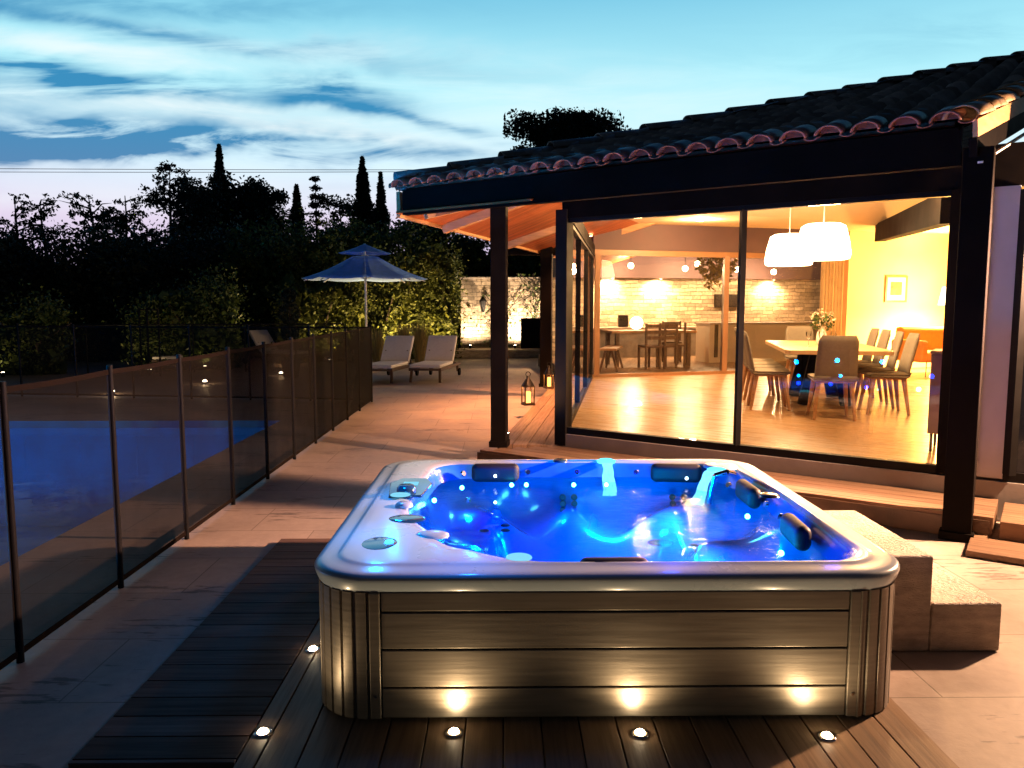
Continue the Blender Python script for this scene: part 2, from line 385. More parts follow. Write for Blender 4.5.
dk_ = total([(30, 142, 200, 16, 0.02, 2.5), (270, 158, 240, 9, 0.0, 1.8), (90, 90, 170, 11, .10, 1.9), (345, 104, 58, 14, .12, 1.5), (430, 128, 90, 6, .14, .9), (130, 40, 280, 10, .12, 1.0), (60, 12, 260, 12, .03, .9), (-150, 100, 200, 26, .0, 1.0), (650, 190, 260, 8, 0, .35), (1000, 40, 300, 30, -.1, .25)])
wt_ = total([(110, 66, 170, 11, .09, .9), (180, 117, 190, 11, .05, 1.0), (330, 140, 140, 8, .06, 1.0), (120, 198, 420, 12, 0, .4), (560, 110, 260, 34, 0, .45), (300, 60, 200, 16, .1, .45)])
frd = wramp(fray, [(.32, .12), (.62, 1.0)]); frw = wramp(fray, [(.35, 1.0), (.70, .4)])
df = math_('MULTIPLY', math_('MULTIPLY', dk_, frd), .85, clamp=True); wf = math_('MULTIPLY', math_('MULTIPLY', wt_, frw), .85, clamp=True)
cl = wmix(wf, grad, (.86, .93, .93, 1))
cl = wmix(df, cl, wmix(wramp(elev, [(.10, 0), (.24, 1)]), (.10, .22, .42, 1), (.035, .25, .48, 1)))
cl = wmix(1.0, cl, az, 'MULTIPLY')
sky = wn('ShaderNodeTexSky'); sky.sky_type = 'NISHITA'; sky.sun_disc = False; sky.sun_elevation = R(-3); sky.sun_rotation = R(0)
skm = wmix(1.0, sky.outputs[0], (.05, .05, .05, 1), 'MULTIPLY')
fin = wmix(1.0, cl, skm, 'ADD')
L.new(fin, bg.inputs[0]); bg.inputs[1].default_value = 1.0

# ------------------------------------------------------------------ ground, paving, pool
PX0, PX1, PY0, PY1 = -9.5, -3.1, 3.6, 10.7
g = MB()
for (a, b) in (((-60, -10), (60, PY0)), ((-60, PY1), (60, 24.6)), ((-60, PY0), (PX0, PY1)), ((PX1, PY0), (60, PY1))):
    g.add([(a[0], a[1], 0), (b[0], a[1], 0), (b[0], b[1], 0), (a[0], b[1], 0)], [(0, 1, 2, 3)])
tag(struct(g.build('terrace_paving', M['paving'])), 'pale stone paving around the hot tub and pool')
g = MB().add([(-400, 24.6, -.004), (400, 24.6, -.004), (400, 900, -.004), (-400, 900, -.004)], [(0, 1, 2, 3)])
g.add([(-400, -60, -.004), (-60, -60, -.004), (-60, 24.6, -.004), (-400, 24.6, -.004)], [(0, 1, 2, 3)])
g.add([(60, -60, -.004), (400, -60, -.004), (400, 24.6, -.004), (60, 24.6, -.004)], [(0, 1, 2, 3)])
g.add([(-60, -60, -.004), (60, -60, -.004), (60, -10, -.004), (-60, -10, -.004)], [(0, 1, 2, 3)])
struct(g.build('garden_ground', M['soil']))
b = MB(); D = -1.5; S = -.55
b.add([(PX0, PY0, D), (PX1, PY0, D), (PX1, PY1, D), (PX0, PY1, D)], [(0, 1, 2, 3)])
for p, q in (((PX0, PY0), (PX1, PY0)), ((PX1, PY0), (PX1, PY1)), ((PX1, PY1), (PX0, PY1)), ((PX0, PY1), (PX0, PY0))):
    b.add([(*p, D), (*q, D), (*q, 0.0), (*p, 0.0)], [(0, 1, 2, 3)])
b.b2((PX0 + .01, PY0 + .01, D), (PX1 - .01, PY0 + 2.5, S)); b.b2((PX0 + .01, PY0 + 2.5, D), (PX1 - .01, PY0 + 2.9, S - .35))
struct(b.build('pool_basin', M['poolwall']))
wa = MB().add([(PX0, PY0, -.10), (PX1, PY0, -.10), (PX1, PY1, -.10), (PX0, PY1, -.10)], [(0, 1, 2, 3)])
struct(wa.build('pool_water', M['water_pool']))

def pool_lamp(loc, power, label, c=(.0, .20, 1.0)):
    t = thing('pool_light', label, 'pool light', loc, 0, 'underwater pool lights')
    m = MB(); m.tube((0, 0, 0), (.03, 0, 0), .11, .11, 20); m.build('lens', M['led_c'] if power > 100 else M['led_w'], t)
    light('lamp', (.10, 0, 0), c, power * 4, .1, t)
pool_lamp((PX0 + .02, 8.2, -.5), 14, 'round underwater lamp in the far left wall of the pool')
pool_lamp((PX0 + .02, 4.6, -.32), 110, 'round underwater lamp over the shallow pool shelf', (.0, .50, 1.0))

t = thing('pool_light', 'underwater lamp in the near end wall of the pool', 'pool light', (-5.2, PY0 + .02, -.32), 0, 'underwater pool lights')
MB().tube((0, 0, 0), (0, .03, 0), .11, .11, 20).build('lens', M['led_w'], t)
light('lamp', (0, .12, 0), (0, .50, 1.0), 900, .1, t)
# ------------------------------------------------------------------ tub deck
def boards(name, x0, x1, y0, y1, axis, w, m, z1=.03, z0=.003, rz=None, gap=.006):
    d = MB()
    if axis == 'X':
        y = math.floor(y0 / w) * w
        while y < y1 - .01:
            a, e = max(y, y0), min(y + w, y1)
            if e - a > .02: d.b2((x0, a + gap / 2, z0), (x1, e - gap / 2, z1))
            y += w
    else:
        x = math.floor(x0 / w) * w
        while x < x1 - .01:
            a, e = max(x, x0), min(x + w, x1)
            if e - a > .02: d.b2((a + gap / 2, y0, z0), (e - gap / 2, y1, z1))
            x += w
    return struct(d.build(name, m, bevel=.002))
boards('tub_deck_left', -1.5, -.93, 2.53, 5.12, 'X', .142, M['deck_x'])
boards('tub_deck_back', -.926, 1.56, 4.96, 5.12, 'X', .142, M['deck_x'])
boards('tub_deck_front', -.926, 1.56, .6, 4.95, 'Y', .142, M['deck_y'])

# ------------------------------------------------------------------ hot tub
TX, TY = .412, 3.87; HX, HY = 1.165, 1.095
def rrect(hx, hy, r, n=14, seg=14):
    """points of a rounded rectangle, same count whatever its size"""
    pts = []
    cs = [(hx - r, -hy + r, -90), (hx - r, hy - r, 0), (-hx + r, hy - r, 90), (-hx + r, -hy + r, 180)]
    for k, (cx_, cy_, a0) in enumerate(cs):
        for i in range(n + 1):
            a = R(a0 + 90 * i / n); pts.append((cx_ + r * math.cos(a), cy_ + r * math.sin(a)))
        nx = cs[(k + 1) % 4]; a = R(nx[2]); q = (nx[0] + r * math.cos(a), nx[1] + r * math.sin(a)); p = pts[-1]
        for i in range(1, seg): pts.append((p[0] + (q[0] - p[0]) * i / seg, p[1] + (q[1] - p[1]) * i / seg))
    return pts
tub = thing('hot_tub', 'large square hot tub with brown panelled cabinet and glowing blue water', 'hot tub', (TX, TY, .03))
def sstep(a, b, x):
    t = max(0, min(1, (x - a) / (b - a))); return t * t * (3 - 2 * t)
# shell : rings from the outer lip in to the footwell
base = rrect(HX, HY, .23); NP = len(base)
LZ = .03
def ringpts(inset, z, r):
    return [(x, y, z) for x, y in rrect(HX - inset, HY - inset, max(.04, r))]
rings = []
for inset, z, r in ((.05, .500, .20), (0.024, .500, .218), (.018, .506, .224), (.003, .546, .238), (.003, .560, .237), (.012, .571, .228), (.03, .577, .21), (.09, .580, .17), (.10, .586, .165), (.115, .588, .16)):
    rings.append(ringpts(inset, z - LZ + .03, r))
def inner(k):                     # inner opening boundary: wider rim on the left and right, cut corners
    pts = []
    for i, (x, y) in enumerate(base):
        a = math.atan2(y / HY, x / HX)
        cor = abs(math.sin(2 * a)) ** 3
        lx = .13 + .15 * sstep(.4, .9, -x / HX)
        px_ = x * (1 - lx / HX) ; py_ = y * (1 - .115 / HY)
        sc_ = 1 - .10 * cor * (2.2 if (x < 0 and y < 0) else (.2 if y < 0 else .5))
        pts.append((px_ * sc_ * k, py_ * sc_ * k))
    return pts
def seatz(i, k):
    x, y = base[i]; a = math.degrees(math.atan2(y / HY, x / HX))
    z = .26
    for c, hgt, wd in ((45, .13, 13), (135, .10, 14), (-135, .18, 18), (-45, .11, 14), (90, .13, 7), (0, .12, 9), (180, .10, 9), (112, -.05, 8), (66, -.05, 8)):
        d = abs((a - c + 180) % 360 - 180)
        z += hgt * math.exp(-(d / wd) ** 2)
    return z
in1 = inner(1.0)
def ring_from(fn): rings.append([fn(i) for i in range(NP)])
ring_from(lambda i: (in1[i][0] * 1.02, in1[i][1] * 1.02, .586))
ring_from(lambda i: (in1[i][0], in1[i][1], .572))
for k, f in ((.985, .10), (.965, .30), (.93, .55), (.89, .8), (.84, .95), (.78, 1.0), (.68, 1.03), (.58, 1.03)):
    pk = inner(k)
    rings.append([(pk[i][0], pk[i][1], .565 + (seatz(i, k) - .565) * f) for i in range(NP)])
for k, z in ((.53, .22), (.49, .10), (.46, .06), (.3, .05), (.1, .045)):
    pk = inner(k)
    rings.append([(pk[i][0], pk[i][1], min(z, seatz(i, k))) for i in range(NP)])
sh = MB(); vs = [p for r in rings for p in r]; fs = []
for k in range(len(rings) - 1):
    for i in range(NP):
        j = (i + 1) % NP; fs.append((k * NP + i, k * NP + j, (k + 1) * NP + j, (k + 1) * NP + i))
fs.append(tuple((len(rings) - 1) * NP + i for i in range(NP)))
sh.add(vs, fs, True)
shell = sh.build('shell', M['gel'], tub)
shell.data.materials.append(mat('acrylic_led_glow', (.018, .14, .50), .2, 0, .08, 3, 0, coat=.7))  # basin slot: blue LED glow put into the acrylic's colour
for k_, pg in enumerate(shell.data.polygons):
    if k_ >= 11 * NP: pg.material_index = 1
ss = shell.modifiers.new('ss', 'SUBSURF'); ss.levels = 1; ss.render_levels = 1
# one moulded acrylic throughout; only the painted glow differs
wpts = inner(.99)
MB().add([(x, y, .485) for x, y in wpts], [tuple(range(NP))]).build('water', M['water_tub'], tub)
# cabinet : flat boards with grooves, curved ribbed corners
CX, CY = HX - .022, HY - .018
cb = MB()
core = rrect(CX - .03, CY - .03, .19)
nC = len(core)
cb.add([(x, y, z) for z in (0, .50) for x, y in core], [(i, (i + 1) % nC, nC + (i + 1) % nC, nC + i) for i in range(nC)]); cb.build('cabinet_core', M['cab_dark'], tub)
rows = [(.012, .128), (.134, .278), (.284, .424), (.430, .503)]
XL, XR = -.87, .89
def flat_face(ax):
    p = MB()
    for (z0, z1) in rows:
        if ax == 'F': p.b2((XL, -CY, z0), (XR, -CY + .035, z1))
        if ax == 'K': p.b2((XL, CY - .035, z0), (XR, CY, z1))
        if ax == 'L': p.b2((-CX, -.78, z0), (-CX + .035, .78, z1))
        if ax == 'R': p.b2((CX - .035, -.78, z0), (CX, .78, z1))
    p.build('side_panel', M['cabinet'], tub, bevel=.004)
for ax in 'FKLR': flat_face(ax)
class Each:
    '''every piece added becomes a part of its own'''
    def __init__(s, name, m, parent, bevel=0): s.a = (name, m, parent, bevel)
    def __getattr__(s, k):
        def f(*a, **kw):
            m = MB(); getattr(m, k)(*a, **kw); return m.build(*s.a)
        return f
st = Each('panel_trim', M['cabinet'], tub, .005)
for x0, x1 in ((XL - .045, XL - .004), (XR + .004, XR + .045)):
    st.b2((x0, -CY - .004, .008), (x1, -CY + .03, .503)); st.b2((x0, CY - .03, .008), (x1, CY + .004, .503))
for sx_ in (-1, 1):
    for y0 in (-.825, .784): st.b2((sx_ * (CX + .004), y0, .008), (sx_ * (CX - .03), y0 + .041, .503))
def corner(sx_, sy_):
    p = MB(); pts = []
    x0 = (XR if sx_ > 0 else -XL) + .049; r = .22
    line = [(x0, -CY)]
    for i in range(0, 40): a = R(-90 + 90 * i / 39); line.append((CX - r + r * math.cos(a), -CY + r + r * math.sin(a)))
    line.append((CX, -.829))
    # resample, with fine vertical ribs
    P = [Vector(q) for q in line]; dist = [0]
    for a_, b__ in zip(P, P[1:]): dist.append(dist[-1] + (b__ - a_).length)
    tot = dist[-1]; n = 90; vs = []
    for i in range(n + 1):
        t = tot * i / n; k = max(j for j in range(len(dist)) if dist[j] <= t + 1e-9); k = min(k, len(P) - 2)
        q = P[k].lerp(P[k + 1], (t - dist[k]) / max(1e-9, dist[k + 1] - dist[k]))
        tg = (P[k + 1] - P[k]).normalized(); nr = Vector((tg.y, -tg.x))
        ph = (t / tot * 7) % 1; off = .006 if .10 < ph < .90 else -.004
        q = q + nr * (off - .004)
        for z in (.008, .503): vs.append((q.x * sx_, q.y * sy_ if sy_ > 0 else -q.y, z))
    fs = [(2 * i, 2 * i + 2, 2 * i + 3, 2 * i + 1) for i in range(n)]
    p.add(vs, fs, False); p.build('corner_panel', M['cabinet'], tub)
for a in (-1, 1):
    for c in (1, -1): corner(a, c)
# screws
for x in (XL - .024, XR + .024): MB().tube((x, -CY - .004, .10), (x, -CY - .009, .10), .006).build('screw', M['chrome'], tub)
# pillows on the inner walls
def pillow(x, y, rz, w=.30, tilt=0):
    m = MB(); m.box((0, 0, 0), (w * .82, .075, .115)); o = m.build('headrest', M['pillow'], tub, bevel=.036, loc=(x, y, .535), rz=rz); o.modifiers['bevel'].segments = 6; o.data.polygons.foreach_set('use_smooth', [True] * len(o.data.polygons)); return o
pillow(-.46, .85, 0, .36); pillow(.66, .83, R(-6), .38); pillow(.94, .30, R(90), .34); pillow(.93, -.42, R(86), .34); pillow(.02, -.95, 0, .34)
# jets, lights
def jet(x, y, z, r=.022, m='chrome', d=(0, -1, .25)):
    d = Vector(d).normalized(); p = Vector((x, y, z)); a = MB(); a.tube(p, p + d * .014, r, r * .82, 14); return a.build('jet', M[m], tub)
for cx_ in (-.05, .62):
    for ix in range(2):
        for iz in range(4): jet(cx_ + .07 * ix, .74 - .018 * (3 - iz), .30 + .035 * iz, .02, 'pillow')
for x, y, z in ((-.66, .80, .54), (-.26, .88, .53), (.05, .88, .53), (.42, .87, .53), (.90, .52, .53), (.97, .08, .53), (.96, -.16, .53), (-.62, .62, .42), (.80, .56, .42)): jet(x, y, z, .018, 'chrome', (-x, -y, .3))
for x, y in ((-.52, .40), (-.40, .40), (-.52, .50), (-.40, .50), (.60, .12), (.70, .12), (.60, .02), (.70, .02), (.10, -.45), (.22, -.45)): MB().lathe([(.001, .006), (.020, .006), (.028, 0)], (x, y, .30), 14).build('jet', M['pillow'], tub)
for x, y in ((-.30, .2), (.45, .25), (.25, -.1), (.62, -.25), (-.15, -.2)):
    MB().lathe([(.001, .004), (.06, .004), (.07, 0)], (x, y, .062 if abs(x) < .4 and abs(y) < .4 else .272), 18).build('drain_cover', M['pillow'], tub)
leds = [(-.66, .70), (-.36, .77), (-.27, .775), (.02, .77), (.22, .77), (-.80, .40), (.86, .05), (.82, -.55), (-.4, -.78)]
for x, y in leds:
    z = .475
    MB().sphere((x, y, z), .013, 6).build('light_point', M['led_c'], tub)
for x, y, z in ((-.46, .775, .53), (-.46, .72, .38), (.70, .72, .525)): MB().sphere((x, y, z), .009, 6).build('light_point', M['led_w'], tub)
# fountains
def fountain(x, y, aim):
    f = MB(); n = 14; m_ = 9; vs = []
    ax = Vector((-aim[1], aim[0], 0)); dv = Vector((aim[0], aim[1], 0))
    for i in range(n + 1):
        t = i / n; c_ = Vector((x, y, .575 + .028 * math.sin(math.pi * min(1, t * 1.25)) - .165 * t * t)) + dv * (.17 * t); w_ = .026 + .012 * t
        for k in range(m_): a = math.pi * 2 * k / m_; rr = 1 + .25 * math.sin(a * 4 + t * 9); vs.append(c_ + ax * (w_ * math.cos(a) * rr) + dv * (.014 * math.sin(a) * rr))
    f.add(vs, [(i * m_ + k, i * m_ + (k + 1) % m_, (i + 1) * m_ + (k + 1) % m_, (i + 1) * m_ + k) for i in range(n) for k in range(m_)], True)
    f.build('water_jet', M['fount'], tub)
    light('splash_light', (x + aim[0] * .42, y + aim[1] * .42, .40), (.0, .55, 1), 4.5, .02, tub)
    fl = MB(); fl.lathe([(.055, 0), (.06, .012), (.045, .02), (.001, .018)], (x - aim[0] * .01, y - aim[1] * .01, .578), 18); fl.build('fountain_nozzle', M['led_soft'], tub)
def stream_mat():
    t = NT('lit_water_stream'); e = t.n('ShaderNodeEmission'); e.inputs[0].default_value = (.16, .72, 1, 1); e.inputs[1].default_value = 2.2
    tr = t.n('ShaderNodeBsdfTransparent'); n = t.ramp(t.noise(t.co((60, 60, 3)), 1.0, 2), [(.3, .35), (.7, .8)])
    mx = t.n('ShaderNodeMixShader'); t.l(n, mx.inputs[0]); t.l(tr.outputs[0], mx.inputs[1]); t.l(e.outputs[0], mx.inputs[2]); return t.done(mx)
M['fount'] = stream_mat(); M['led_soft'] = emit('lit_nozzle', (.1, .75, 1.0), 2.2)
fountain(.24, .93, (0, -1)); fountain(.86, .66, (-.8, -.6))
# control deck on the left rim and cup holders
def disc(name, x, y, z, r, m, h=.012, ex=1):
    return MB().lathe([(.001, h), (r * .75, h), (r, h * .55), (r * 1.05, 0)], (x, y, z), 24, ex, 1).build(name, M[m], tub)
cpn = MB(); cpn.prism([(-1.00, .02), (-.83, .02), (-.80, .30), (-.84, .42), (-.98, .42), (-1.03, .30)], .586, .600); cpo = cpn.build('control_panel', M['panelblk'], tub, bevel=.006)
MB().b2((-.955, .24, .6005), (-.875, .30, .606)).build('display', M['lcd'], cpo)
disc('diverter_knob', -.92, .12, .600, .05, 'panelblk', .03); disc('diverter_knob', -.90, -.14, .585, .042, 'gel', .02)
disc('speaker_ring', -.86, -.36, .583, .07, 'panelblk', .006, 1.2); disc('diverter_knob', -.72, -.60, .575, .055, 'gel', .014, 1.3)
disc('cup_holder', -.93, -.74, .582, .105, 'panelblk', .006, .8); disc('filter_lid', .92, .78, .583, .10, 'gel', .018); disc('diverter_knob', .97, .05, .584, .05, 'chrome', .012)
disc('diverter_knob', -.05, .95, .584, .045, 'panelblk', .014); disc('light_ring', -.94, .03, .600, .05, 'lcd', .004); disc('diverter_knob', -.35, -.92, .584, .05, 'lcd', .006)
hn = MB(); hn.path([(.78, .50, .43), (.80, .46, .60), (.86, .44, .625), (.92, .50, .60)], .016, 10); hn.build('grab_handle', M['chrome'], tub)
for x, y, z, c, p in ((-.97, -.62, .82, (0, .30, 1), 5.0), (-.98, .05, .82, (0, .26, 1), 4.0), (-.55, -.98, .82, (0, .22, 1), 3.6), (.25, -.96, .70, (.0, .06, 1), 1.1), (.95, -.80, .70, (.03, .03, 1), .6)):  # added blue fill lamps floating over the rim, without fixtures
    light('rim_fill_light', (x, y, z), c, p, .03, tub)
BL, CYN, DB = (.0, .02, 1.0), (.0, .26, 1.0), (.0, .004, 1.0)
for x, y, z, c, p in ((-.62, .55, .36, CYN, 2.5), (-.10, .58, .36, CYN, 4), (.22, .44, .40, (.0, .50, 1), 11.0), (.52, .28, .40, (.0, .45, 1), 9.0), (.1, .1, .25, (0, .10, 1), 16.0), (.55, -.2, .3, (.0, .5, 1), 20.0), (-.55, 0, .34, (0, .35, 1), 8.0), (.3, -.6, .33, (0, .45, 1), 10),
                      (-.45, .45, .60, DB, 14), (.10, .45, .64, DB, 14), (.55, .35, .64, DB, 14), (.62, -.35, .60, DB, 14), (-.55, -.30, .66, (.0, .16, 1), 8.0), (-.75, .2, .66, (0, .2, 1), 4.0)):  # lamps in this row hang above the water, added to blue the walls
    light('tub_glow_light', (x, y, z), c, p * (.46 if z > .5 else .70), .02, tub)

# ------------------------------------------------------------------ spots set in the deck round the tub
def deck_spot(p, label, power=5.2, aim=(0, .12, 1), z=.03, grp='recessed spots in the tub deck', cone=150):
    t = thing('deck_spot', label, 'spot light', (p[0], p[1], z), 0, grp)
    MB().lathe([(.034, 0), (.034, .004), (.024, .005)], n=20).build('ring', M['chrome'], t)
    MB().lathe([(.019, .0045), (.017, .010), (.011, .015), (.0005, .017)], n=20).build('lens', M['spot'], t)
    light('lamp', (0, 0, .032), (1, .70, .38), power, .012, t, cone, aim, .8)
for px, py, lb, aim in ((454, 733, 'recessed deck spot left of centre before the tub front', (0, .25, 1)), (640, 734, 'recessed deck spot right of centre before the tub front', (0, .25, 1)),
                   (827, 737, 'recessed deck spot before the right front corner of the tub', (0, .25, 1)), (263, 733, 'recessed deck spot farthest from the cabinet, on the left deck', (.1, .1, 1)),
                   (313, 650, 'recessed deck spot beside the left side of the tub', (.3, 0, 1))):
    deck_spot(gp(px, py, .03), lb, aim=aim)

# ------------------------------------------------------------------ stone steps by the tub
t = thing('stone_steps', 'two travertine block steps against the right side of the hot tub', 'steps', (1.6, 3.41, 0))
MB().b2((0, 0, .003), (.37, .80, .46)).build('step', M['travertine'], t, bevel=.012)
MB().b2((.372, .0, .003), (.70, .60, .235)).build('step', M['travertine'], t, bevel=.012)

# ------------------------------------------------------------------ house
U = Vector((.815, -.579, 0)); NO = Vector((-.579, -.815, 0)); W0 = Vector((.63, 7.80, 0)); FZ = .32
def HW(s, p, z): v = W0 + U * s + NO * p; return Vector((v.x, v.y, z))
def s_of(px, z=1.5):                                       # where a photo column meets the glazed front
    lo, hi = -2, 12
    for _ in range(50):
        m = (lo + hi) / 2; q = HW(m, 0, z); d = q - Vector((0, 0, H)); x = 512 + F * d.dot(RT) / d.dot(FW)
        if x < px: lo = m
        else: hi = m
    return lo
SD = Vector((math.sin(R(9.0)), math.cos(R(9.0)), 0)); SN = Vector((-SD.y, SD.x, 0))   # side wall direction, outward normal
def SW(s, p, z): v = W0 + SD * s + SN * p; return Vector((v.x, v.y, z))
house = thing('house', 'low house with terracotta roof, dark posts and glowing glazed walls', 'house', (0, 0, 0))
def hpart(name, mb, m, bevel=0, parent=None): return mb.build(name, m, parent or house, bevel)
sM, sE = s_of(740.5), s_of(945)
SL = 5.95                                                   # depth of side wall
BK0 = SW(SL, 0, 0); BD = Vector((math.cos(R(16)), math.sin(R(16)), 0)); BN = Vector((BD.y, -BD.x, 0)) * -1
def BW(s, p, z): v = BK0 + BD * s + BN * p; return Vector((v.x, v.y, z))     # back wall, p>0 = outside
S_END = 9.0
# plinth and floor slab
fp = [HW(0, 0, 0), HW(S_END, 0, 0), BW(14, 0, 0), BW(0, 0, 0)]
hpart('floor', MB().prism([(p.x, p.y) for p in [HW(.03, -.03, 0), HW(S_END, -.03, 0), BW(13.9, -.03, 0), BW(.03, -.03, 0)]], .0, FZ), M['floor'])
hpart('plinth', MB().bar(HW(0, .02, .155), HW(S_END, .02, .155), .08, .29), M['plinth']); hpart('side_plinth', MB().bar(SW(0, .02, .155), SW(SL, .02, .155), .08, .29), M['plinth'])
# front glazed wall frames
GZ0, GZ1 = .36, 2.42
def win_panel(a, b, name='window'):
    fr = hpart('window_frame', MB().bar(a(GZ0 - .03), b(GZ0 - .03), .07, .075), M['frame'])
    MB().bar(a(GZ1 + .02), b(GZ1 + .02), .07, .06).build('top_rail', M['frame'], fr)
    return fr
fr = win_panel(lambda z: HW(0, 0, z), lambda z: HW(sE, 0, z))
MB().bar(HW(.02, -.0, (GZ0 + GZ1) / 2), HW(sM - .02, 0, (GZ0 + GZ1) / 2), .008, GZ1 - GZ0 - .02).build('window_pane', M['glass'], fr)
MB().bar(HW(sM + .02, -.0, (GZ0 + GZ1) / 2), HW(sE, 0, (GZ0 + GZ1) / 2), .008, GZ1 - GZ0 - .02).build('window_pane', M['glass'], fr)
MB().bar(HW(sM, 0, GZ0), HW(sM, 0, GZ1), .045, .075).build('mullion', M['frame'], fr)
cpz = MB(); c0 = HW(-.02, 0, 0); cpz.box((c0.x, c0.y, 1.36), (.13, .13, 2.36), R(-35)); hpart('corner_post', cpz, M['frame'], .004)
# side wall: sliding door leaves
sfr = hpart('sliding_door_frame', MB().bar(SW(0, 0, GZ0 - .03), SW(SL, 0, GZ0 - .03), .07, .075), M['frame'])
MB().bar(SW(0, 0, GZ1 + .02), SW(SL, 0, GZ1 + .02), .07, .06).build('top_rail', M['frame'], sfr)
for s in (2.0, 3.9, SL): MB().bar(SW(s, 0, GZ0), SW(s, 0, GZ1), .06, .08).build('door_stile', M['frame'], sfr)
for a, b_ in ((.08, 1.97), (2.03, 3.87), (3.93, SL - .03)): MB().bar(SW(a, 0, 1.39), SW(b_, 0, 1.39), .008, 2.04).build('window_pane', M['glass'], sfr)
hd = MB(); q = SW(.25, .07, 1.50); hd.sphere(q, .05, 8, (.6, 1, 2.4)); hd.build('door_handle', M['frame'], sfr)
# header walls above the glass, up to the roof
RZ = 2.77; AL = R(16.7); TA = math.tan(AL)
OFF = .85                                                   # eave overhang in front of the glass
def zA(p): return RZ + (OFF - p) * TA                        # roof plane A at outward offset p
hw = MB(); hw.bar(HW(-.0, .0, 2.60), HW(S_END, .0, 2.60), .10, .30); hpart('header_beam', hw, M['dark'])
hw = MB(); hw.bar(SW(.1, 0, 2.54), SW(SL, 0, 2.54), .10, .18); hpart('side_header_beam', hw, M['dark'])
# wall to the right of the glazing
s985, s1012 = s_of(985), s_of(1013)
hpart('corner_pier', MB().bar(HW(sE + .20, 0, .32), HW(sE + .20, 0, 2.45), .16 , .40) if False else MB().bar(HW(sE, .0, 1.385), HW(s985, .0, 1.385), .12, 2.13), M['dark'])
hpart('white_wall', MB().bar(HW(s985, -.01, 1.385), HW(s1012, -.01, 1.385), .10, 2.13), M['render'])
rf = hpart('side_window_frame', MB().bar(HW(s1012, 0, GZ0 - .02), HW(S_END, 0, GZ0 - .02), .09, .07), M['frame'])
for k in (.02, 1.1): MB().bar(HW(s1012 + k, .03, GZ0), HW(s1012 + k, .03, GZ1), .05, .15).build('stile', M['frame'], rf)
MB().bar(HW(s1012 + .05, 0, 1.39), HW(s1012 + 1.07, 0, 1.39), .02, 2.05).build('dark_pane', mat('dark_glass', (.01, .012, .02), .05, 0, .1, 3, 0), rf)
hpart('right_wall', MB().bar(HW(s1012 + 1.14, -.01, 1.385), HW(S_END, -.01, 1.385), .10, 2.13), M['render'])
hpart('end_wall', MB().bar(HW(S_END, 0, 1.6), BW(14, 0, 1.6), .12, 3.0), M['yellow_wall'])

# back wall: glazed part then yellow plaster
def s_back(px):
    lo, hi = 0, 14
    for _ in range(50):
        mm = (lo + hi) / 2; q = BW(mm, 0, 1.5); d = q - Vector((0, 0, H)); x = 512 + F * d.dot(RT) / d.dot(FW)
        if x < px: lo = mm
        else: hi = mm
    return lo
b1, b2_, b3, b4 = s_back(597), s_back(725), s_back(770), s_back(842)
bfr = hpart('back_door_frame', MB().bar(BW(0, 0, GZ0 - .03), BW(b4, 0, GZ0 - .03), .09, .09), M['brown'])
MB().bar(BW(0, 0, 2.52), BW(b4, 0, 2.52), .09, .10).build('top_rail', M['brown'], bfr)
for s in (b1, b2_, b4): MB().bar(BW(s, 0, GZ0), BW(s, 0, 2.5), .09, .14).build('stile', M['brown'], bfr)
for a, c in ((b1 + .08, b2_ - .06), (b2_ + .06, b4 - .06)): MB().bar(BW(a, 0, 1.42), BW(c, 0, 1.42), .008, 2.1).build('window_pane', M['glass'], bfr)
hpart('back_lintel', MB().bar(BW(0, 0, 2.80), BW(b4, 0, 2.80), .12, .46), M['mauve'])
hpart('back_wall', MB().bar(BW(b4 + .06, 0, 1.68), BW(14, 0, 1.68), .12, 2.70), M['yellow_wall'])
cw = MB(); ns = 40
for i in range(ns):
    s0 = b4 - .62 + .5 * i / ns; s1 = b4 - .62 + .5 * (i + 1) / ns
    p0 = -.14 + .03 * math.sin(i * 1.1); p1 = -.14 + .03 * math.sin((i + 1) * 1.1)
    cw.add([BW(s0, p0, .34), BW(s1, p1, .34), BW(s1, p1, 2.48), BW(s0, p0, 2.48)], [(0, 1, 2, 3)], True)
cur = cw.build('curtain', M['beige']); cur.modifiers.new('solid', 'SOLIDIFY').thickness = .006
tag(cur, 'long beige curtain at the edge of the back glass doors', 'curtain')
# ceiling: rises from the front wall, falls to the back wall
cm = MB(); mid = [HW(-.0, -3.2, 0), HW(S_END, -3.6, 0)]
fz_, mz, bz = 2.66, 3.22, 3.03
F0, F1 = HW(.0, 0, fz_), HW(S_END, 0, fz_); B0, B1 = BW(0, 0, bz), BW(14, 0, bz)
M0 = SW(3.0, 0, 2.95); M1 = (F1 + B1) / 2; M1.z = mz + .5
cm.add([F0, F1, M1, M0], [(0, 1, 2, 3)]); cm.add([M0, M1, B1, B0], [(0, 1, 2, 3)])
ceil_o = hpart('ceiling', cm, M['ceiling'])
bm_ = MB(); q0 = Vector((atY(880, 13.7, 2.9), 13.7, 2.86)); q1 = Vector((atY(950, 7.4, 2.5), 7.4, 2.52)); bm_.bar(q0, q1, .16, .30); hpart('ceiling_beam', bm_, M['dark'])

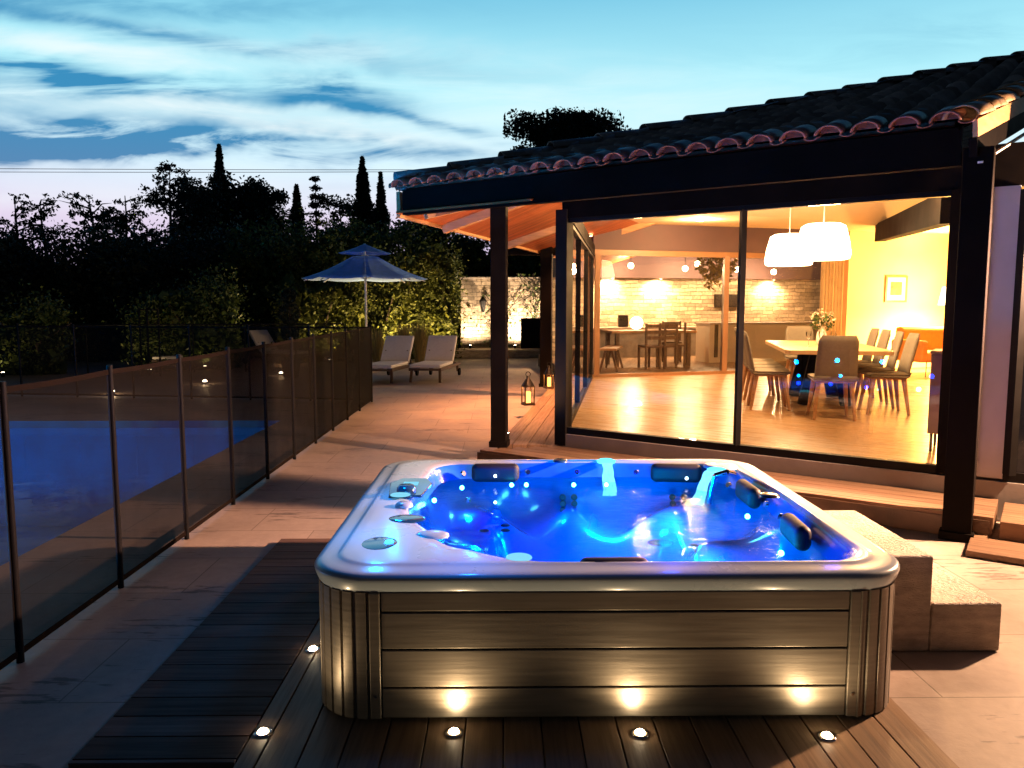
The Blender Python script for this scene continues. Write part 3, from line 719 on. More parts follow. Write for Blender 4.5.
# wooden deck along the two glazed sides
DZ = .17
dx = HW(-.16, .70, 0)
def seg_boards(name, P, n, a0, a1, ext0, ext1, wd, m, z1=DZ, z0=.02):
    """boards running along direction P()"""
    d = MB(); p = a0
    while p < a1 - .02:
        e = min(a1, p + wd); d.bar(P(ext0(p), (p + e) / 2, (z0 + z1) / 2), P(ext1(p), (p + e) / 2, (z0 + z1) / 2), e - p - .006, z1 - z0); p += wd
    return struct(d.build(name, m, bevel=.002))
M['deck_f'] = planks('front_step_boards', (.28, .165, .10), .142, 'X', .2, .5, rot=R(35.4))
M['deck_s'] = planks('side_step_boards', (.28, .165, .10), .142, 'Y', .2, .5, rot=R(9.0))
seg_boards('front_deck', HW, None, .065, .68, lambda p: -.06 - p * .85, lambda p: sE + .42, .135, M['deck_f'])
seg_boards('side_deck', SW, None, .065, .70, lambda p: -.02 + p * .0, lambda p: SL + 4, .158, M['deck_s'])
fb = MB(); fb.bar(HW(-.60, .675, .075), HW(sE + .40, .675, .075), .03, .14); struct(fb.build('deck_riser', M['darkwood']))
struct(MB().bar(HW(sE + .46, .42, .10), HW(sE + .86, .42, .10), .62, .13).build('side_step', M['deck_f'], bevel=.006))
struct(MB().bar(HW(sE + .30, .80, .025), HW(sE + 3.6, .80, .025), .66, .04).build('low_platform', M['deck_f'], bevel=.006))

# posts
def hpost(x, y, z0, z1, w, rz, w2=None):
    p = MB(); p.box((x, y, (z0 + z1) / 2), (w, w, z1 - z0), rz); p.box((x, y, z0 + .03), (w + .035, w + .035, .06), rz)
    return hpart('post', p, M['dark'], .006)
q = gp(499.5, 446, DZ); hpost(q.x, q.y, DZ, 2.68, .155, R(-9))
q2 = gp(546, 386.5, DZ); hpost(q2.x, q2.y, DZ, 2.6, .20, R(-9))
q3 = gp(950, 533, 0) + NO * .10 + U * .05; hpost(q3.x, q3.y, 0.0, 2.62, .175, R(-35))
# eave beams, soffit, rafters
EA = lambda s, w_, dz=0: W0 + U * s + NO * (OFF - w_) + Vector((0, 0, RZ + w_ * TA + dz))      # point of roof plane A
SC = None
# corner C of eaves
kC = (393 - 503) / 788.0
tC = None
C0 = W0 + NO * OFF
lo, hi = -6, 2
for _ in range(60):
    mm = (lo + hi) / 2; qq = C0 + U * mm; qq.z = RZ; d = qq - Vector((0, 0, H)); x = 512 + F * d.dot(RT) / d.dot(FW)
    if x < 392: lo = mm
    else: hi = mm
sC = lo; CC = C0 + U * sC; CC.z = RZ
lo, hi = 0, 8
for _ in range(60):
    mm = (lo + hi) / 2; qq = C0 + U * mm; qq.z = RZ; d = qq - Vector((0, 0, H)); x = 512 + F * d.dot(RT) / d.dot(FW)
    if x < 962: lo = mm
    else: hi = mm
sR = lo
EB = Vector((math.sin(R(17)), math.cos(R(17)), 0)); EBN = Vector((EB.y, -EB.x, 0))      # eave B direction, inward normal
A_IN = -NO
hb = (U + EB).normalized(); sinh = hb.dot(A_IN); HL = 12.0
VD = Vector((math.sin(R(44)), math.cos(R(44)), 0)); ER = C0 + U * sR
# roof A grid (local frame: x along eave, y up the slope) clipped by the hip and the verge
def roof_plane(name, org, du, dv, smax, wmax, keep, m, parent):
    """barrel tile sheet; org = eave corner, du along eave, dv horizontal inward"""
    nd = (dv * math.cos(AL) + Vector((0, 0, math.sin(AL)))).normalized()
    up_ = du.cross(nd).normalized()
    if up_.z < 0: up_ = -up_
    Mx = Matrix((du, nd, up_)).transposed().to_4x4(); Mx.translation = org
    ds = .02; pitch = .24; ns = int(smax / ds); course = .36; nc = int(wmax / course)
    prof = []
    for i in range(ns + 1):
        ph = (i * ds / pitch) % 1
        prof.append(.062 * math.sqrt(max(0, 1 - ((ph - .5) / .34) ** 2)) if abs(ph - .5) < .34 else -.022 * math.sqrt(max(0, 1 - ((min(ph, 1 - ph)) / .16) ** 2)))
    vs = []; rows_ = []
    for c in range(nc):
        jit = rng.normal(0, .004, ns // 12 + 2)
        for (fr_, lift) in ((0, .034), (1.0, .006)):
            rows_.append([(i * ds, (c + fr_) * course + (jit[i // 12] if fr_ == 0 else 0), prof[i] + lift + jit[i // 12]) for i in range(ns + 1)])
    vs = [p for r in rows_ for p in r]; n1_ = ns + 1; fs = []
    for r in range(len(rows_) - 1):
        for i in range(ns):
            c_ = Mx @ Vector(vs[r * n1_ + i])
            if keep(c_): fs.append((r * n1_ + i, r * n1_ + i + 1, (r + 1) * n1_ + i + 1, (r + 1) * n1_ + i))
    mb = MB(); mb.add(vs, fs, True); o = mb.build(name, m, parent); o.matrix_local = Mx
    return o
def side_of(p, o, d): v = p - o; return d.x * v.y - d.y * v.x      # >0 left of direction d
keepA = lambda p: side_of(p, CC, hb) < .02 and side_of(p, ER, VD) > -.02
keepB = lambda p: side_of(p, CC, hb) > -.02
ra = roof_plane('roof', CC, U, A_IN, 14.5, 9.7, keepA, M['tile'], house)
rb = roof_plane('roof_side', CC, EB, EBN, 17, 9.7, keepB, M['tile'], house)
for o in (ra, rb): pass
# eave tiles with rounded open ends
et = MB(); fill = MB(); ps = .24
def arc_tile(mb, p0, dir_, across, r, th, length, n=10, up=Vector((0, 0, 1))):
    vs = []
    for L_ in (0, length):
        for rr in (r, r - th):
            for i in range(n + 1):
                a = math.pi * i / n; vs.append(p0 + dir_ * L_ + across * (rr * math.cos(a)) + up * (rr * .70 * math.sin(a)))
    m_ = n + 1; fs = []
    for i in range(n):
        fs += [(i, i + 1, m_ * 2 + i + 1, m_ * 2 + i), (m_ + i, m_ * 3 + i, m_ * 3 + i + 1, m_ + i + 1), (i, m_ + i, m_ + i + 1, i + 1), (2 * m_ + i, 2 * m_ + i + 1, 3 * m_ + i + 1, 3 * m_ + i)]
    fs += [(0, m_ * 2, m_ * 3, m_), (n, m_ + n, m_ * 3 + n, m_ * 2 + n)]
    mb.add(vs, fs, True)
sd = (A_IN * math.cos(AL) + Vector((0, 0, math.sin(AL)))).normalized(); nrm = U.cross(sd).normalized()
if nrm.z < 0: nrm = -nrm
k = 0
while sC + .12 + k * ps < sR - .02:
    p = C0 + U * (sC + .12 + k * ps) + Vector((0, 0, RZ + .028)) - sd * .05 + Vector((0, 0, random.gauss(0, .003)))
    arc_tile(et, p, (sd + U * random.gauss(0, .012)).normalized(), U, .094, .014, .34, 12, nrm)
    fill.add([p + sd * .10 + U * (.080 * math.cos(math.pi * i / 10)) + nrm * (.056 * math.sin(math.pi * i / 10)) for i in range(11)], [tuple(range(11))])
    arc_tile(et, p + U * .12 - nrm * .005 + sd * .02, sd, U, .05, .012, .25, 8, -nrm * .7)
    k += 1
hpart('eave_tiles', et, M['tile_red']); fill.bar(C0 + U * (sC + .1) + A_IN * .12 + Vector((0, 0, RZ + .012)), C0 + U * (sR - .05) + A_IN * .12 + Vector((0, 0, RZ + .012)), .03, .05); hpart('eave_mortar', fill, mat('tile_mortar', (.16, .065, .045), .9, 0, .4, 20, .6))
sdB = (EBN * math.cos(AL) + Vector((0, 0, math.sin(AL)))).normalized(); nB = EB.cross(sdB).normalized(); nB = nB if nB.z > 0 else -nB
et = MB()
for k in range(48): arc_tile(et, CC + EB * (.12 + k * ps) + Vector((0, 0, .028)) - sdB * .05, sdB, EB, .094, .014, .34, 10, nB)
hpart('side_eave_tiles', et, M['tile_red'])
# hip ridge tiles, stepped
ht = MB(); hd3 = Vector((hb.x, hb.y, sinh * TA)).normalized(); hac = hb.cross(Vector((0, 0, 1))).normalized(); hup = hac.cross(hd3).normalized(); hup = hup if hup.z > 0 else -hup
k = 0; Lr = .58
while k * Lr < HL:
    p = CC + hd3 * (k * Lr + .05) + Vector((0, 0, .055))
    tilt = (hd3 - hup * .075).normalized()
    arc_tile(ht, p + hup * .025 + Vector((0, 0, random.gauss(0, .004))), tilt, hac, .115, .018, Lr + .06, 12, hup)
    k += 1
hpart('hip_tiles', ht, M['tile'])
# verge tiles and boards at the right end
vt = MB(); vd3 = Vector((VD.x, VD.y, VD.dot(A_IN) * TA)).normalized(); vac = VD.cross(Vector((0, 0, 1))).normalized(); vup = vac.cross(vd3).normalized(); vup = vup if vup.z > 0 else -vup
ERz = ER.copy(); ERz.z = RZ
k = 0
while k * .36 < 8:
    p = ERz + vd3 * (k * .36 - .02) + vup * (.035)
    arc_tile(vt, p, (vd3 - vup * .04).normalized(), vac, .105 + .008, .016, .40, 12, vup); k += 1
hpart('verge_tiles', vt, M['verge_tile'])
vb = MB(); vb.bar(ERz + vac * .075 - vup * .045, ERz + vac * .075 - vup * .045 + vd3 * 8, .03, .11); hpart('verge_board', vb, M['rafter'])
vb = MB(); vb.bar(ERz + vac * .06 - vup * .165, ERz + vac * .06 - vup * .165 + vd3 * 8, .05, .12); hpart('verge_beam', vb, M['dark'])
vb = MB(); vb.bar(ERz + vac * .10 - vup * .262, ERz + vac * .10 - vup * .262 + vd3 * 8, .03, .012); hpart('verge_flashing', vb, M['paintwhite'])
# decking under the tiles (soffit): wood planks left part, over the glazing painted dark as unlit shade
def pA(s, w_, dz=0): q = C0 + U * s + A_IN * w_; return Vector((q.x, q.y, RZ + w_ * TA + dz))
def pB(s, w_, dz=0): q = CC + EB * s + EBN * w_; return Vector((q.x, q.y, RZ + w_ * TA + dz))
hipA = lambda w_: CC.dot(U) - C0.dot(U) + w_ / math.tan(math.acos(hb.dot(U)))
hipB = lambda w_: w_ / math.tan(math.acos(hb.dot(EB)))
def slab(pts, th): 
    mb = MB(); n = len(pts); vs = [tuple(p) for p in pts] + [(p.x, p.y, p.z - th) for p in pts]
    mb.add(vs, [tuple(range(n)), tuple(range(2 * n - 1, n - 1, -1))] + [(i, (i + 1) % n, n + (i + 1) % n, n + i) for i in range(n)]); return mb
s_split = .12
a0 = .03
hpart('soffit', slab([pA(hipA(a0), a0, -.23), pA(s_split, a0, -.23), pA(s_split, .95, -.23), pA(hipA(.95), .95, -.23)], .02), M['soffit'])
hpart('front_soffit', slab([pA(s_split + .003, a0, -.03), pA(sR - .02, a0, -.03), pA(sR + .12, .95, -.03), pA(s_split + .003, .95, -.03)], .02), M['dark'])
Lm = 2.0
hpart('soffit', slab([pB(hipB(a0), a0, -.233), pB(12, a0, -.233), pB(12, Lm, -.233), pB(hipB(Lm), Lm, -.233)], .02), M['soffit'])
# roof deck closing the house above the ceiling
rm = MB(); hpT = CC + hd3 * HL
dk = [pA(hipA(.95), .95, -.035), pA(sR + .12, .95, -.035), ERz + vd3 * 8 + Vector((0, 0, -.05)), CC + hd3 * HL + Vector((0, 0, -.05))]
hpart('roof_deck', slab(dk, .02), M['dark'])
hpart('roof_deck', slab([pB(hipB(Lm), Lm, -.036), pB(14, Lm, -.036), pB(14, 5, -.036), pB(hipB(5) if hipB(5) < 14 else 14, 5, -.036)], .02), M['dark'])
# edge beams
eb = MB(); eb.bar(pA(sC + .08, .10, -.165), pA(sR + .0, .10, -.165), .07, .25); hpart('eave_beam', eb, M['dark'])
eb = MB(); eb.bar(pB(.10, .02, -.15), pB(11.5, .02, -.15), .04, .26); hpart('side_fascia', eb, M['rafter'])
rr_ = Each('rafter', M['rafter'], house)
for s in (1.3, 3.9, 6.5):
    rr_.bar(pB(s, .05, -.30), pB(s, min(2.0, s * 1.2), -.30), .10, .10)
hpart('hip_rafter', MB().bar(CC + hd3 * .35 - Vector((0, 0, .31)), CC + hd3 * 2.2 - Vector((0, 0, .31)), .14, .12), M['rafter'])
cbm = MB(); cbm.bar(Vector((q2.x - .9, q2.y + .1, 2.56)), BW(.1, .1, 2.56), .12, .18); hpart('cross_beam', cbm, M['dark'])
light_soff = []
# downpipe
for k, pxl in enumerate((975, 981.5)):
    a_ = HW(s_of(pxl), .10, 0); hpart('wall_pipe', MB().tube((a_.x, a_.y, .32), (a_.x, a_.y, 2.66), .010), M['chrome'])

# soffit spots under the overhang
def spot_fix(loc, label, power, grp, aim=(0, 0, -1), cone=130, name='soffit_spot', col=WARM):
    t = thing(name, label, 'spot light', loc, 0, grp)
    MB().lathe([(.045, 0), (.045, -.03), (.03, -.035)], n=18).build('housing', M['paintwhite'], t)
    MB().lathe([(.0005, -.034), (.03, -.034)], n=18).build('lens', M['spot'], t)
    light('lamp', (0, 0, -.06), col, power, .03, t, cone, aim, .7)
for s, w_, lb in ((1.3, .95, 'small spot under the roof overhang nearest the front house post'), (3.6, .95, 'small spot in the middle of the side overhang'), (5.8, .95, 'small spot under the overhang above the back post')):
    spot_fix(pB(s, w_, -.26), lb, 1000, 'spots under the side overhang', cone=112, col=(1, .38, .15))
# uplights; the two behind the posts are added to make the wood glow
def uplight(x, y, z, label, power, grp, cat='uplight', c=(1, .45, .18), cone=150, aim=(0, 0, 1)):
    t = thing('garden_uplight', label, cat, (x, y, z), 0, grp)
    MB().tube((0, 0, 0), (0, 0, .10), .035, .045, 14).build('housing', M['post'], t)
    MB().lathe([(.0005, .101), (.038, .101)], n=16).build('lens', M['spot'], t)
    light('lamp', (0, 0, .14), c, power, .04, t, cone, aim, .8)
uplight(q.x + .06, q.y + .22, DZ, 'added uplight hidden behind the front post, washing the wooden soffit', 260, None)
uplight(q2.x + .02, q2.y + .25, DZ, 'added fill uplight hidden behind the back post', 240, None)

# wall lamp to the right of the picture
wl = HW(s_of(1024) + 1.05, .15, 2.12)
t = thing('wall_lamp', 'lit wall lantern on the house wall right of the near post', 'wall lamp', wl)
MB().sphere((0, 0, 0), .08, 10).build('globe', M['bulb'], t)
MB().bar((0, 0, .09), tuple(A_IN * .15 + Vector((0, 0, .09))), .03, .03).build('bracket', M['frame'], t)
light('lamp', tuple(NO * .04 + Vector((0, 0, -.10))), (1.0, .58, .33), 1250, .06, t)
light('lamp', tuple(NO * .06 + Vector((0, 0, -.06))), (1.0, .50, .32), 7000, .05, t, 78, tuple(Vector((-2.2, 5.6, 0)) - wl), 1.0)  # added flood beside the lantern's lamp, brightens the paving far left

# ------------------------------------------------------------------ interior
# dining table group
TO = Vector((3.93, 8.95, FZ)); ta = R(-13.5)
tb = thing('dining_table', 'long pale oak dining table inside the glazed room', 'dining table', TO, ta)
MB().prism([(-.56, 0), (.56, 0), (.60, .1), (.60, 2.6), (.56, 2.7), (-.56, 2.7), (-.60, 2.6), (-.60, .1)], .70, .75).build('tabletop', M['oaktop'], tb, bevel=.006)
for y in (.85, 1.85):
    MB().bar((-.26, y, 0.0), (-.12, y, .70), .16, .07).build('leg', M['dark'], tb)
    MB().bar((.26, y, 0.0), (.12, y, .70), .16, .07).build('leg', M['dark'], tb)
def chair_proto():
    t = thing('dining_chair', 'x', 'chair', (0, 0, 0), 0, 'grey upholstered chairs round the dining table')
    # seat faces +y ; back at -y
    sm_ = MB(); n = 10
    # seat cushion
    pr = [(-.22, .45), (-.19, .43), (.20, .44), (.235, .455), (.22, .49), (-.16, .485), (-.24, .50)]
    vs = []
    for x, kx in ((-.235, .92), (-.2, 1), (.2, 1), (.235, .92)):
        for (y, z) in pr: vs.append((x, y * kx, z if kx == 1 else .465 + (z - .465) * .6))
    m_ = len(pr); fs = [(k * m_ + i, k * m_ + (i + 1) % m_, (k + 1) * m_ + (i + 1) % m_, (k + 1) * m_ + i) for k in range(3) for i in range(m_)] + [tuple(range(m_)), tuple(range(4 * m_ - 1, 3 * m_ - 1, -1))]
    sm_.add(vs, fs, True); sm_.build('seat', M['grey'], t)
    bk = MB(); cols = 8; rws = 8; vs = []
    for sgn in (0, 1):
        for r_ in range(rws + 1):
            z = .44 + .51 * r_ / rws; wv = .225 - .02 * (r_ / rws) - (.03 if r_ == rws else 0)
            for c in range(cols + 1):
                x = wv * (2 * c / cols - 1); y = -.205 - .11 * (r_ / rws) ** 1.1 - .035 * math.cos(math.pi * x / .6) + .03
                e = .022 if 0 < c < cols and 0 < r_ < rws else .008
                vs.append((x, y + (e if sgn else -e), z))
    q_ = (rws + 1) * (cols + 1); fs = []
    for r_ in range(rws):
        for c in range(cols):
            i = r_ * (cols + 1) + c
            fs += [(i, i + 1, i + cols + 2, i + cols + 1), (q_ + i, q_ + i + cols + 1, q_ + i + cols + 2, q_ + i + 1)]
    bd_ = [c for c in range(cols + 1)] + [r_ * (cols + 1) + cols for r_ in range(1, rws + 1)] + [rws * (cols + 1) + c for c in range(cols - 1, -1, -1)] + [r_ * (cols + 1) for r_ in range(rws - 1, 0, -1)]
    for a, c in zip(bd_, bd_[1:] + bd_[:1]): fs.append((a, q_ + a, q_ + c, c))
    bk.add(vs, fs, True); bk.build('backrest', M['grey'], t)
    for sx_ in (-1, 1):
        for sy_ in (-1, 1):
            MB().tube((sx_ * .17, sy_ * .16, .44), (sx_ * .215, sy_ * .225, 0), .028, .017, 10).build('leg', M['wood'], t)
    MB().b2((-.19, -.19, .415), (.19, .19, .435)).build('seat_frame', M['wood'], t)
    return t
proto = chair_proto(); first = True
Mt = Matrix.Translation(TO) @ Matrix.Rotation(ta, 4, 'Z')
chairs = [(-.13, -.30, 0, 'grey dining chair with its back to the camera at the near table end'),
          (-.74, .42, -90, 'grey dining chair nearest the camera on the left side of the table'), (-.74, 1.02, -90, 'second grey dining chair from the near end on the left side'),
          (-.74, 1.64, -90, 'third grey dining chair from the near end on the left side'), (-.74, 2.26, -90, 'farthest grey dining chair on the left side of the table'),
          (.56, .30, 90, 'grey dining chair nearest the camera on the right side of the table'), (.56, .95, 90, 'second grey dining chair from the near end on the right side'),
          (.56, 1.62, 90, 'third grey dining chair from the near end on the right side'), (.56, 2.28, 90, 'farthest grey dining chair on the right side of the table'),
          (0, 3.05, 180, 'pale grey dining chair facing the camera at the far table end')]
for x, y, a, lb in chairs:
    c = proto if first else copy_tree(proto); first = False
    p = Mt @ Vector((x, y, 0)); c.location = p; c.rotation_euler.z = ta + R(a + random.uniform(-4, 4)); c['label'] = lb
# glasses, vase of flowers
for i, (x, y, lb) in enumerate(((-.22, .95, 'wine glass left of the others on the dining table'), (-.08, .85, 'middle wine glass before the flower vase'), (.08, .95, 'wine glass right of the others on the dining table'))):
    p = Mt @ Vector((x, y, .75))
    o = MB().lathe([(.035, 0), (.004, .006), (.004, .09), (.03, .12), (.036, .16), (.03, .20)], n=16).build('wine_glass', M['glassy_clear'] if 'glassy_clear' in M else M.setdefault('glassy_clear', glassy('clear_glass', (.92, .92, .9), 1)), loc=p)
    tag(o, lb, 'wine glass', 'wine glasses on the dining table')
p = Mt @ Vector((.0, 1.35, .75)); vz = thing('flower_vase', 'vase of pale flowers in the middle of the dining table', 'vase', p)
MB().lathe([(.05, 0), (.07, .05), (.06, .15), (.035, .22), (.045, .25)], n=18).build('vase', M['paintwhite'], vz)
def leaves(mb, n, center, rad, size, squash=(1, 1, 1), shell=.0, drop=None):
    c = np.array(center)
    d = rng.normal(size=(n, 3)); d /= np.linalg.norm(d, axis=1)[:, None]
    r = rng.random(n) ** (1 / 3) * (1 - shell) + shell; r = np.minimum(r, 1)
    pos = c + d * r[:, None] * np.array(rad) * np.array(squash)
    quad_cloud(mb, pos, size)
def quad_cloud(mb, pos, size, asp=.55):
    n = len(pos); a = rng.normal(size=(n, 3)); a /= np.linalg.norm(a, axis=1)[:, None]
    b = rng.normal(size=(n, 3)); b -= (a * b).sum(1)[:, None] * a; b /= np.linalg.norm(b, axis=1)[:, None]
    s = size * (0.6 + .8 * rng.random(n)); a = a * s[:, None] * .5; b = b * (s * asp)[:, None] * .5
    v = np.stack([pos - a, pos - a * .1 + b, pos + a, pos - a * .1 - b], 1).reshape(-1, 3)
    k = len(mb.v); mb.v += [tuple(x) for x in v.tolist()]; mb.f += [(k + 4 * i, k + 4 * i + 1, k + 4 * i + 2, k + 4 * i + 3) for i in range(n)]; mb.sm += [False] * n
fl = MB(); leaves(fl, 150, (0, 0, .36), (.17, .17, .13), .045); fl.build('flowers', mat('cream_petals', (.55, .45, .30), .8), vz)
fl = MB(); leaves(fl, 140, (0, 0, .31), (.16, .16, .12), .06)
for k in range(9): a = k * .7; fl.tube((0, 0, .2), (.13 * math.cos(a), .13 * math.sin(a), .40), .003, .002, 5)
fl.build('stems', M['leaf'], vz)
# pendants
def pendant(x, y, z, lb):
    t = thing('pendant_lamp', lb, 'pendant lamp', (x, y, z), 0, 'white pendant lamps over the dining table')
    MB().lathe([(.001, .22), (.20, .22), (.255, .19), (.30, .02), (.325, -.14), (.31, -.20), (.28, -.21), (.001, -.19)], n=36).build('shade', M['shade'], t)
    MB().tube((0, 0, .22), (0, 0, 1.0), .006).build('cord', M['paintwhite'], t)
    light('lamp', (0, 0, -.26), (1, .57, .24), 170, .2, t)
pendant(atY(823, 9.5, 2.35), 9.5, 2.36, 'nearer and larger looking white drum pendant over the table'); pendant(atY(789, 10.9, 2.36), 10.9, 2.36, 'farther white drum pendant over the middle of the table')
# ceiling spots added to light the room
for i, (px, Y, lb) in enumerate(((650, 10.5, 'added ceiling fill spot over the empty floor of the glazed room'), (700, 12.8, 'added ceiling fill spot near the back glass doors'), (905, 10.5, 'added ceiling fill spot right of the dining table'), (900, 7.6, 'added ceiling fill spot just inside the front glass'))):
    x = atY(px, Y, 2.7); p = Vector((x, Y, 0)); 
    sd_ = (p - W0).dot(A_IN)
    bpy.context.view_layer.update(); hit = ceil_o.ray_cast((x, Y, 1.0), (0, 0, 1)); zc = hit[1].z - .004 if hit[0] else 2.7
    t = thing('ceiling_fill_spot', lb, 'spot light', (x, Y, zc - .02), 0, 'added fill spots in the room ceiling')
    MB().lathe([(.05, .018), (.05, 0), (.035, -.002)], n=18).build('ring', M['paintwhite'], t)
    MB().lathe([(.0005, .001), (.036, .001)], n=18).build('lens', M['spot'], t)
    light('lamp', (0, 0, -.05), (1, .57, .24), 200, .05, t)
# framed picture, sofa, floor lamp, sideboard
def face_back(mbn): pass
sp_ = s_back(892)
pf = thing('framed_picture', 'small framed landscape print on the yellow wall', 'picture', BW(sp_, -.075, 1.92), R(16))
pf.scale = (1.25, 1, 1.25)
m = MB(); 
for a, c in (((-.21, -.02, -.21), (.21, .0, -.18)), ((-.21, -.02, .18), (.21, .0, .21)), ((-.21, -.02, -.18), (-.18, 0, .18)), ((.18, -.02, -.18), (.21, 0, .18))): m.b2(a, c)
m.build('frame', M['brown'], pf); MB().b2((-.18, -.008, -.18), (.18, 0, .18)).build('mount', M['paintwhite'], pf); MB().b2((-.11, -.012, -.10), (.11, -.009, .11)).build('print', M['picture'], pf)
sf = thing('sofa', 'orange velvet sofa against the yellow wall', 'sofa', (atY(903, 14.0, .6) + .78, 14.0, FZ), R(10))
sf.scale = (.72, 1, 1.02)
MB().b2((-.95, -.35, .26), (.95, .42, .44)).build('seat', M['orange'], sf, bevel=.05)
MB().b2((-.95, .32, .40), (.95, .52, .86)).build('backrest', M['orange'], sf, bevel=.06)
for x in (-.98, .98): MB().b2((x - .09, -.35, .26), (x + .09, .50, .64)).build('armrest', M['orange'], sf, bevel=.05)
for x in (-.85, .85):
    for y in (-.28, .42): MB().tube((x, y, .27), (x * 1.04, y * 1.06, 0), .012, .008).build('leg', M['frame'], sf)
fl_ = thing('floor_lamp', 'lit floor lamp with cream shade beside the orange sofa', 'floor lamp', (atY(952, 14.5, 1.7), 14.5, FZ))
MB().lathe([(.14, 0), (.14, .02), (.012, .03), (.012, 1.3)], n=20).build('stand', M['frame'], fl_)
MB().lathe([(.17, 1.62), (.23, 1.28), (.226, 1.28), (.166, 1.62)], n=28).build('lamp_shade', M['shade_thin'], fl_)
light('lamp', (0, 0, 1.38), (1, .55, .15), 2300, .1, fl_)
sb = thing('sideboard', 'tall brown cabinet on thin metal legs just inside the glass', 'cabinet', (atY(947, 6.75, .8), 6.75, FZ), R(-35))
MB().b2((-.12, -.2, .16), (.45, .2, .86)).build('cabinet_body', M['brown'], sb, bevel=.006)
MB().b2((-.13, -.21, .862), (.46, .21, .885)).build('cabinet_top', M['wood'], sb)
for x in (-.09, .42):
    for y in (-.17, .17): MB().tube((x, y, .16), (x, y, 0), .012, .012, 8).build('leg', M['frame'], sb)
# kitchen block inside at the back (island with hob extractor)
ki = thing('kitchen_island', 'ivory kitchen island with stone worktop behind the dining table', 'kitchen island', (0, 0, 0))

# ------------------------------------------------------------------ covered terrace behind the house
bt = MB(); q = [BW(-.2, .08, 0), BW(13, .08, 0), BW(13, 6.5, 0), BW(1.2, 6.5, 0)]
M['deck_b'] = planks('back_terrace_boards', (.30, .19, .11), .142, 'Y', .2, .5, rot=R(16))
struct(MB().prism([(p.x, p.y) for p in q], .004, .30).build('back_terrace_deck', M['deck_b']))
sw = MB(); sw.bar(BW(1.3, 5.9, 1.65), BW(12.5, 5.9, 1.65), .4, 2.7)
tag(sw.build('stone_wall', M['stonewall2']), 'pale ledge stone wall of the covered terrace behind the house', 'stone wall')
kr = thing('terrace_roof', 'dark timber roof over the terrace behind the house', 'roof')
MB().prism([(p.x, p.y) for p in [BW(.1, .15, 0), BW(12.5, .15, 0), BW(12.5, 6.2, 0), BW(1.2, 6.2, 0)]], 2.98, 3.06).build('roof_panel', M['mauve'], kr)
for pp in (1.2, 2.8, 4.4): MB().bar(BW(.1 + pp * .22, pp, 2.89), BW(12.4, pp, 2.89), .12, .16).build('beam', M['darkwood'], kr)
# counter: long low grey unit left, ivory right
kc = ki
MB().bar(BW(1.25, 5.45, 2.62), BW(12.4, 5.45, 2.62), .2, .66).build('fascia_board', M['mauve'], kr)
def cnt(s0, s1, p, z0, z1, m, nm, dpt=.6): return MB().bar(BW(s0, p, (z0 + z1) / 2), BW(s1, p, (z0 + z1) / 2), dpt, z1 - z0).build(nm, m, kc)
def s_at(px, p):
    lo, hi = -1, 16
    for _ in range(50):
        mm = (lo + hi) / 2; q = BW(mm, p, 1.2); d = q - Vector((0, 0, H)); x = 512 + F * d.dot(RT) / d.dot(FW)
        if x < px: lo = mm
        else: hi = mm
    return lo
sa, sb_, sc_, se = s_at(592, 5.0), s_at(697, 5.0), s_at(703, 3.0), s_at(850, 3.0)
kc['label'] = 'long ivory fronted bar counter of the terrace kitchen'; kc['category'] = 'kitchen counter'; kc.name = 'kitchen_counter'
cnt(sc_, se, 3.0, .302, 1.16, M['ivory'], 'cabinet'); cnt(sc_ - .03, se + .03, 3.0, 1.163, 1.20, M['travertine'], 'worktop', .68)
MB().bar(BW(sc_ + .12, 2.68, .80), BW(sc_ + .2, 2.68, .80), .03, .75).build('fridge_handle', M['frame'], kc)
kc2 = thing('barbecue_counter', 'low grey counter under the brightly lit stone wall', 'kitchen counter')
MB().bar(BW(sa, 5.2, .66), BW(sb_ + .3, 5.2, .66), .6, .70).build('cabinet', mat('grey_counter', (.20, .17, .14), .6), kc2); MB().bar(BW(sa - .02, 5.2, 1.03), BW(sb_ + .32, 5.2, 1.03), .66, .04).build('worktop', M['travertine'], kc2)
o = MB().b2((-.12, -.1, 0), (.12, .1, .30)).build('coffee_machine', M['frame'], loc=BW(s_at(623, 5.1), 5.1, 1.052), bevel=.02); tag(o, 'small black appliance on the grey terrace counter', 'appliance')
# oven / dark niche on the stone wall
o = MB().bar(BW(s_at(716, 5.55), 5.62, 1.72), BW(s_at(742, 5.55), 5.62, 1.72), .12, .34).build('wall_oven', M['frame'], bevel=.01); tag(o, 'dark rectangular oven set in the terrace stone wall', 'oven')
